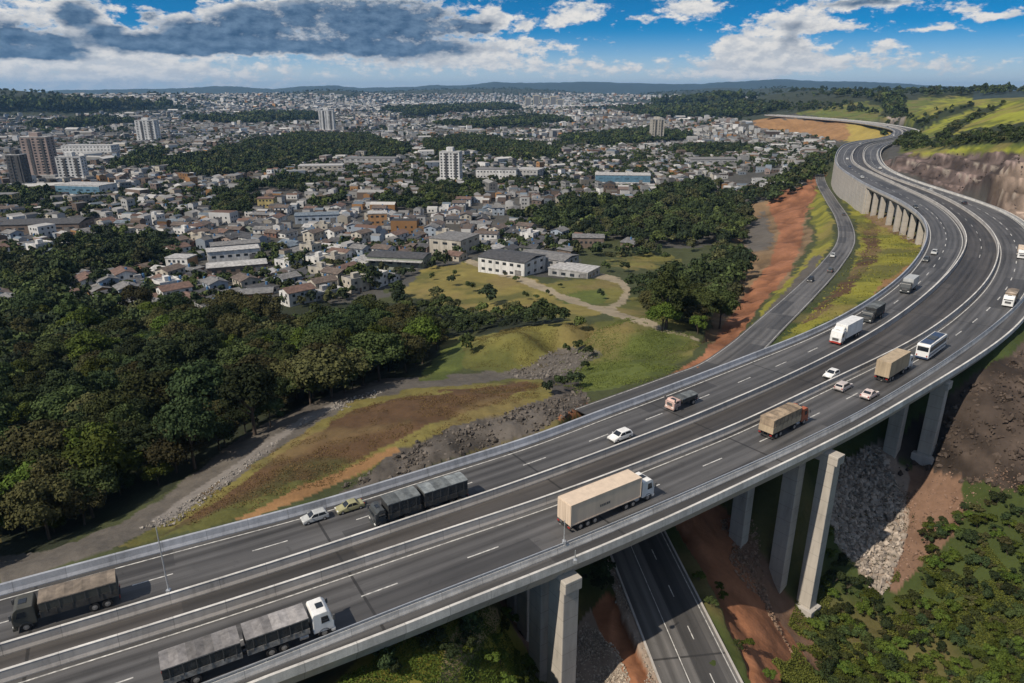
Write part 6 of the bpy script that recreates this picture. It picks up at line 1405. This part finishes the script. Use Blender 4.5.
for x, y, zz, px, py, kd, wh, s_ in SPOT:
    i = int(rng.choice(kd)); K_ = SHR[i]
    if i not in first: r_ = K_[0]; first.add(i)
    else: r_ = copy_tree(K_[0])
    r_.location = (x, y, zz); r_.scale = (s_ * rng.uniform(.85, 1.3), s_ * rng.uniform(.85, 1.3), s_ * rng.uniform(.7, 1.1)); r_.rotation_euler = (0, 0, rng.uniform(0, 6.28)); r_['category'] = 'shrub'; r_['group'] = 'shrubs under the viaduct'
    items.append((r_, K_[1] + ' ' + wh))
uniquify(items)
for i, K_ in enumerate(SHR):
    if i not in first:
        for ch in KIDS.get(K_[0].name, []): bpy.data.objects.remove(ch)
        bpy.data.objects.remove(K_[0])
# ground cover: short leaves and tussocks, denser close by
def cover(name, label, P, z0, cnt, size, material, hgt=.25):
    W_ = np.array([on_town(px, py, z0)[:2] for px, py in P]); a, b = W_.min(0), W_.max(0); x = rng.uniform(a[0], b[0], cnt * 3); y = rng.uniform(a[1], b[1], cnt * 3); z = hz(x, y); px, py = project(x, y, z)
    jn = (fbm(x, y, 6, 3, 131) - .5) * 30; k = np.where(inpoly(px + jn, py + jn * .6, P) & (fbm(x, y, 5, 3, 133) > .42))[0][:cnt]; x, y, z = x[k], y[k], z[k]; n = len(x)
    if not n: return
    N = rng.normal(0, .6, (n, 3)); N[:, 2] += .8; N /= np.linalg.norm(N, axis=1)[:, None]; T_ = np.cross(N, rng.normal(size=(n, 3))); T_ /= np.linalg.norm(T_, axis=1)[:, None]; B = np.cross(N, T_); s = size * rng.uniform(.5, 1.5, n)[:, None]; C = np.c_[x, y, z + rng.uniform(.02, hgt, n)]
    V = np.stack([C - T_ * s, C - B * s * .6, C + T_ * s, C + B * s * .6], 1).reshape(-1, 3); o = np_mesh(name, V, np.arange(n * 4).reshape(-1, 4), material); tag(o, label, 'plants', kind='stuff')
cover('undergrowth', 'low green undergrowth on the slope right of the tall pier', [(806,560),(860,640),(915,560),(1000,495),(1060,495),(1060,720),(760,720),(790,640)], -28, 70000, .13, foliage_mat('scrub_leaves', (.035, .045, .010), (.135, .140, .030)), .55)
cover('undergrowth', 'patchy green undergrowth on the bank below the deck', [(320,700),(380,655),(470,612),(505,606),(560,690),(540,720),(330,720)], -12, 26000, .10, LEAFB, .3)
cover('grass', 'rough green grass on the mound right of the ditch', [(545,384),(578,350),(622,316),(700,335),(694,358),(668,374),(606,392)], -8, 22000, .12, foliage_mat('grass_blades', (.055, .070, .018), (.125, .145, .034)), .15)
cover('grass', 'dry brown grass on the mound beside the grey track', [(130,546),(212,496),(292,442),(352,405),(402,393),(470,385),(560,384),(520,408),(440,430),(370,462),(300,490),(230,512)], -6, 22000, .10, foliage_mat('dry_grass', (.07, .045, .018), (.16, .11, .045)), .2)
cover('grass', 'yellow grass strip between side road and bend', [(858,195),(915,242),(924,255),(898,278),(858,302),(800,336),(770,347),(800,322),(850,272),(862,240)], -8, 15000, .28, foliage_mat('yellow_grass', (.09, .09, .016), (.22, .20, .04)), .3)
cover('grass', 'golden grass on the rounded mound left of the ditch', [(464,340),(520,326),(590,322),(598,335),(584,348),(530,372),(466,368)], -9, 9000, .11, foliage_mat('gold_grass', (.09, .085, .022), (.19, .165, .05)), .15)
cover('weeds', 'green weeds growing among the rubble fan stones', [(842,480),(880,450),(906,480),(908,532),(884,596),(845,556),(826,515)], -24, 1500, .13, LEAF, .5)
def stones(name, label, P, z0, cnt, lo, hi, material):
    W_ = np.array([U(px, py, z0)[:2] for px, py in P]); a, b = W_.min(0), W_.max(0); x = rng.uniform(a[0], b[0], cnt * 4); y = rng.uniform(a[1], b[1], cnt * 4); z = hz(x, y); px, py = project(x, y, z); jn = (fbm(x, y, 4, 2, 141) - .5) * 16
    k = np.where(inpoly(px + jn, py - jn, P))[0][:cnt]; n = len(k)
    if not n: return
    base = np.array([(1, 0, 0), (-1, 0, 0), (0, 1, 0), (0, -1, 0), (0, 0, 1), (0, 0, -1), (.6, .6, .5), (-.6, .6, .5), (-.6, -.6, .5), (.6, -.6, .5)], float)
    tri = np.array([(0, 6, 9), (0, 2, 6), (2, 7, 6), (2, 1, 7), (1, 8, 7), (1, 3, 8), (3, 9, 8), (3, 0, 9), (4, 6, 7), (4, 7, 8), (4, 8, 9), (4, 9, 6), (5, 2, 0), (5, 1, 2), (5, 3, 1), (5, 0, 3)])
    sz = lo * (hi / lo) ** (rng.random(n) ** 2.2); A = base[None] * (1 + rng.uniform(-.32, .32, (n, 10, 1))) * sz[:, None, None] * rng.uniform(.6, 1.2, (n, 1, 3)); q = rng.normal(size=(n, 4)); q /= np.linalg.norm(q, axis=1)[:, None]; w_, a_, b_, c_ = q.T
    Rm = np.stack([1 - 2 * (b_**2 + c_**2), 2 * (a_*b_ - c_*w_), 2 * (a_*c_ + b_*w_), 2 * (a_*b_ + c_*w_), 1 - 2 * (a_**2 + c_**2), 2 * (b_*c_ - a_*w_), 2 * (a_*c_ - b_*w_), 2 * (b_*c_ + a_*w_), 1 - 2 * (a_**2 + b_**2)], -1).reshape(n, 3, 3)
    V = np.einsum('nij,nkj->nki', Rm, A) + np.c_[x[k], y[k], z[k] + sz * .25][:, None]; fc = np.repeat(rng.uniform(.55, 1.25, (n, 1)) * np.array(material), 16, axis=0)
    o = np_mesh(name, V.reshape(-1, 3), (tri[None] + (np.arange(n) * 10)[:, None, None]).reshape(-1, 3), MATS.get('stone') or attr_mat('stone', .9, .2, 3, .3, .5), face_cols=fc); tag(o, label, 'stones', kind='stuff')
stones('rubble', 'fan of pale grey broken rubble between two bridge piers', [(842,462),(880,442),(906,470),(908,532),(884,596),(845,556),(826,515)], -18, 5600, .09, .75, (.35, .30, .25))
stones('gravel', 'heap of pale gravel right of the near pier', [(576,636),(592,612),(612,650),(634,700),(570,700),(574,660)], -20, 3600, .07, .22, (.36, .31, .25))
stones('gravel', 'line of pale stones along the left edge of local road', [(606,562),(618,560),(648,640),(672,700),(652,700),(628,630)], -18.5, 1600, .06, .2, (.34, .29, .235))
stones('rubble', 'reddish loose stones beneath the middle piers', [(720,520),(752,520),(790,590),(815,640),(850,700),(815,700),(775,620),(735,560)], -21, 1600, .08, .35, (.25, .17, .12))
stones('rubble', 'loose brown stones on the scree right of the rubble fan', [(882,474),(925,466),(1024,470),(1024,492),(966,512),(930,556),(896,592)], -18, 1500, .08, .3, (.22, .145, .105))
stones('rubble', 'dark broken rock along the cutting beside the parapet', [(330,496),(400,452),(450,430),(540,404),(584,388),(594,402),(530,434),(450,460)], -2.5, 1300, .10, .55, (.115, .10, .086))
stones('gravel', 'scattered pale stones along the grey dirt track', [(120,540),(200,494),(260,450),(340,402),(380,388),(385,394),(300,424),(210,500),(130,548)], -9, 1500, .1, .35, (.26, .24, .215))
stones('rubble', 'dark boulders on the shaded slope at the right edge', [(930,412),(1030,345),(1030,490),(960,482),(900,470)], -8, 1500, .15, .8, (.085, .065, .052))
stones('rubble', 'dark stones lining the gravel ditch between grass mounds', [(500,374),(560,348),(600,350),(575,376),(590,392),(560,404),(545,384)], -13, 900, .12, .5, (.15, .135, .12))
stones('rubble', 'rough dark rock ledges of the cutting beside the far bend', [(880,168),(908,156),(1024,154),(1024,222),(975,198),(905,172)], 12, 500, .3, 1.0, (.10, .078, .066))

# ------------------------------------------------------------------ the air between here and the hills
HZ = MB(); HZ.box(-26000, 26000, -26000, 26000, -260, 330)
hm = bpy.data.materials.new('haze_air'); hm.use_nodes = True; ht = NT(hm.node_tree); ht.n.remove(ht.n['Principled BSDF'])
pvn = ht.n.new('ShaderNodeVolumePrincipled'); pvn.inputs['Color'].default_value = (.32, .62, 1.0, 1); pvn.inputs['Density'].default_value = 4.6e-5; pvn.inputs['Anisotropy'].default_value = .1
ht.l.new(pvn.outputs[0], ht.n['Material Output'].inputs['Volume'])
hb = HZ.build('haze', hm); hb['kind'] = 'stuff'
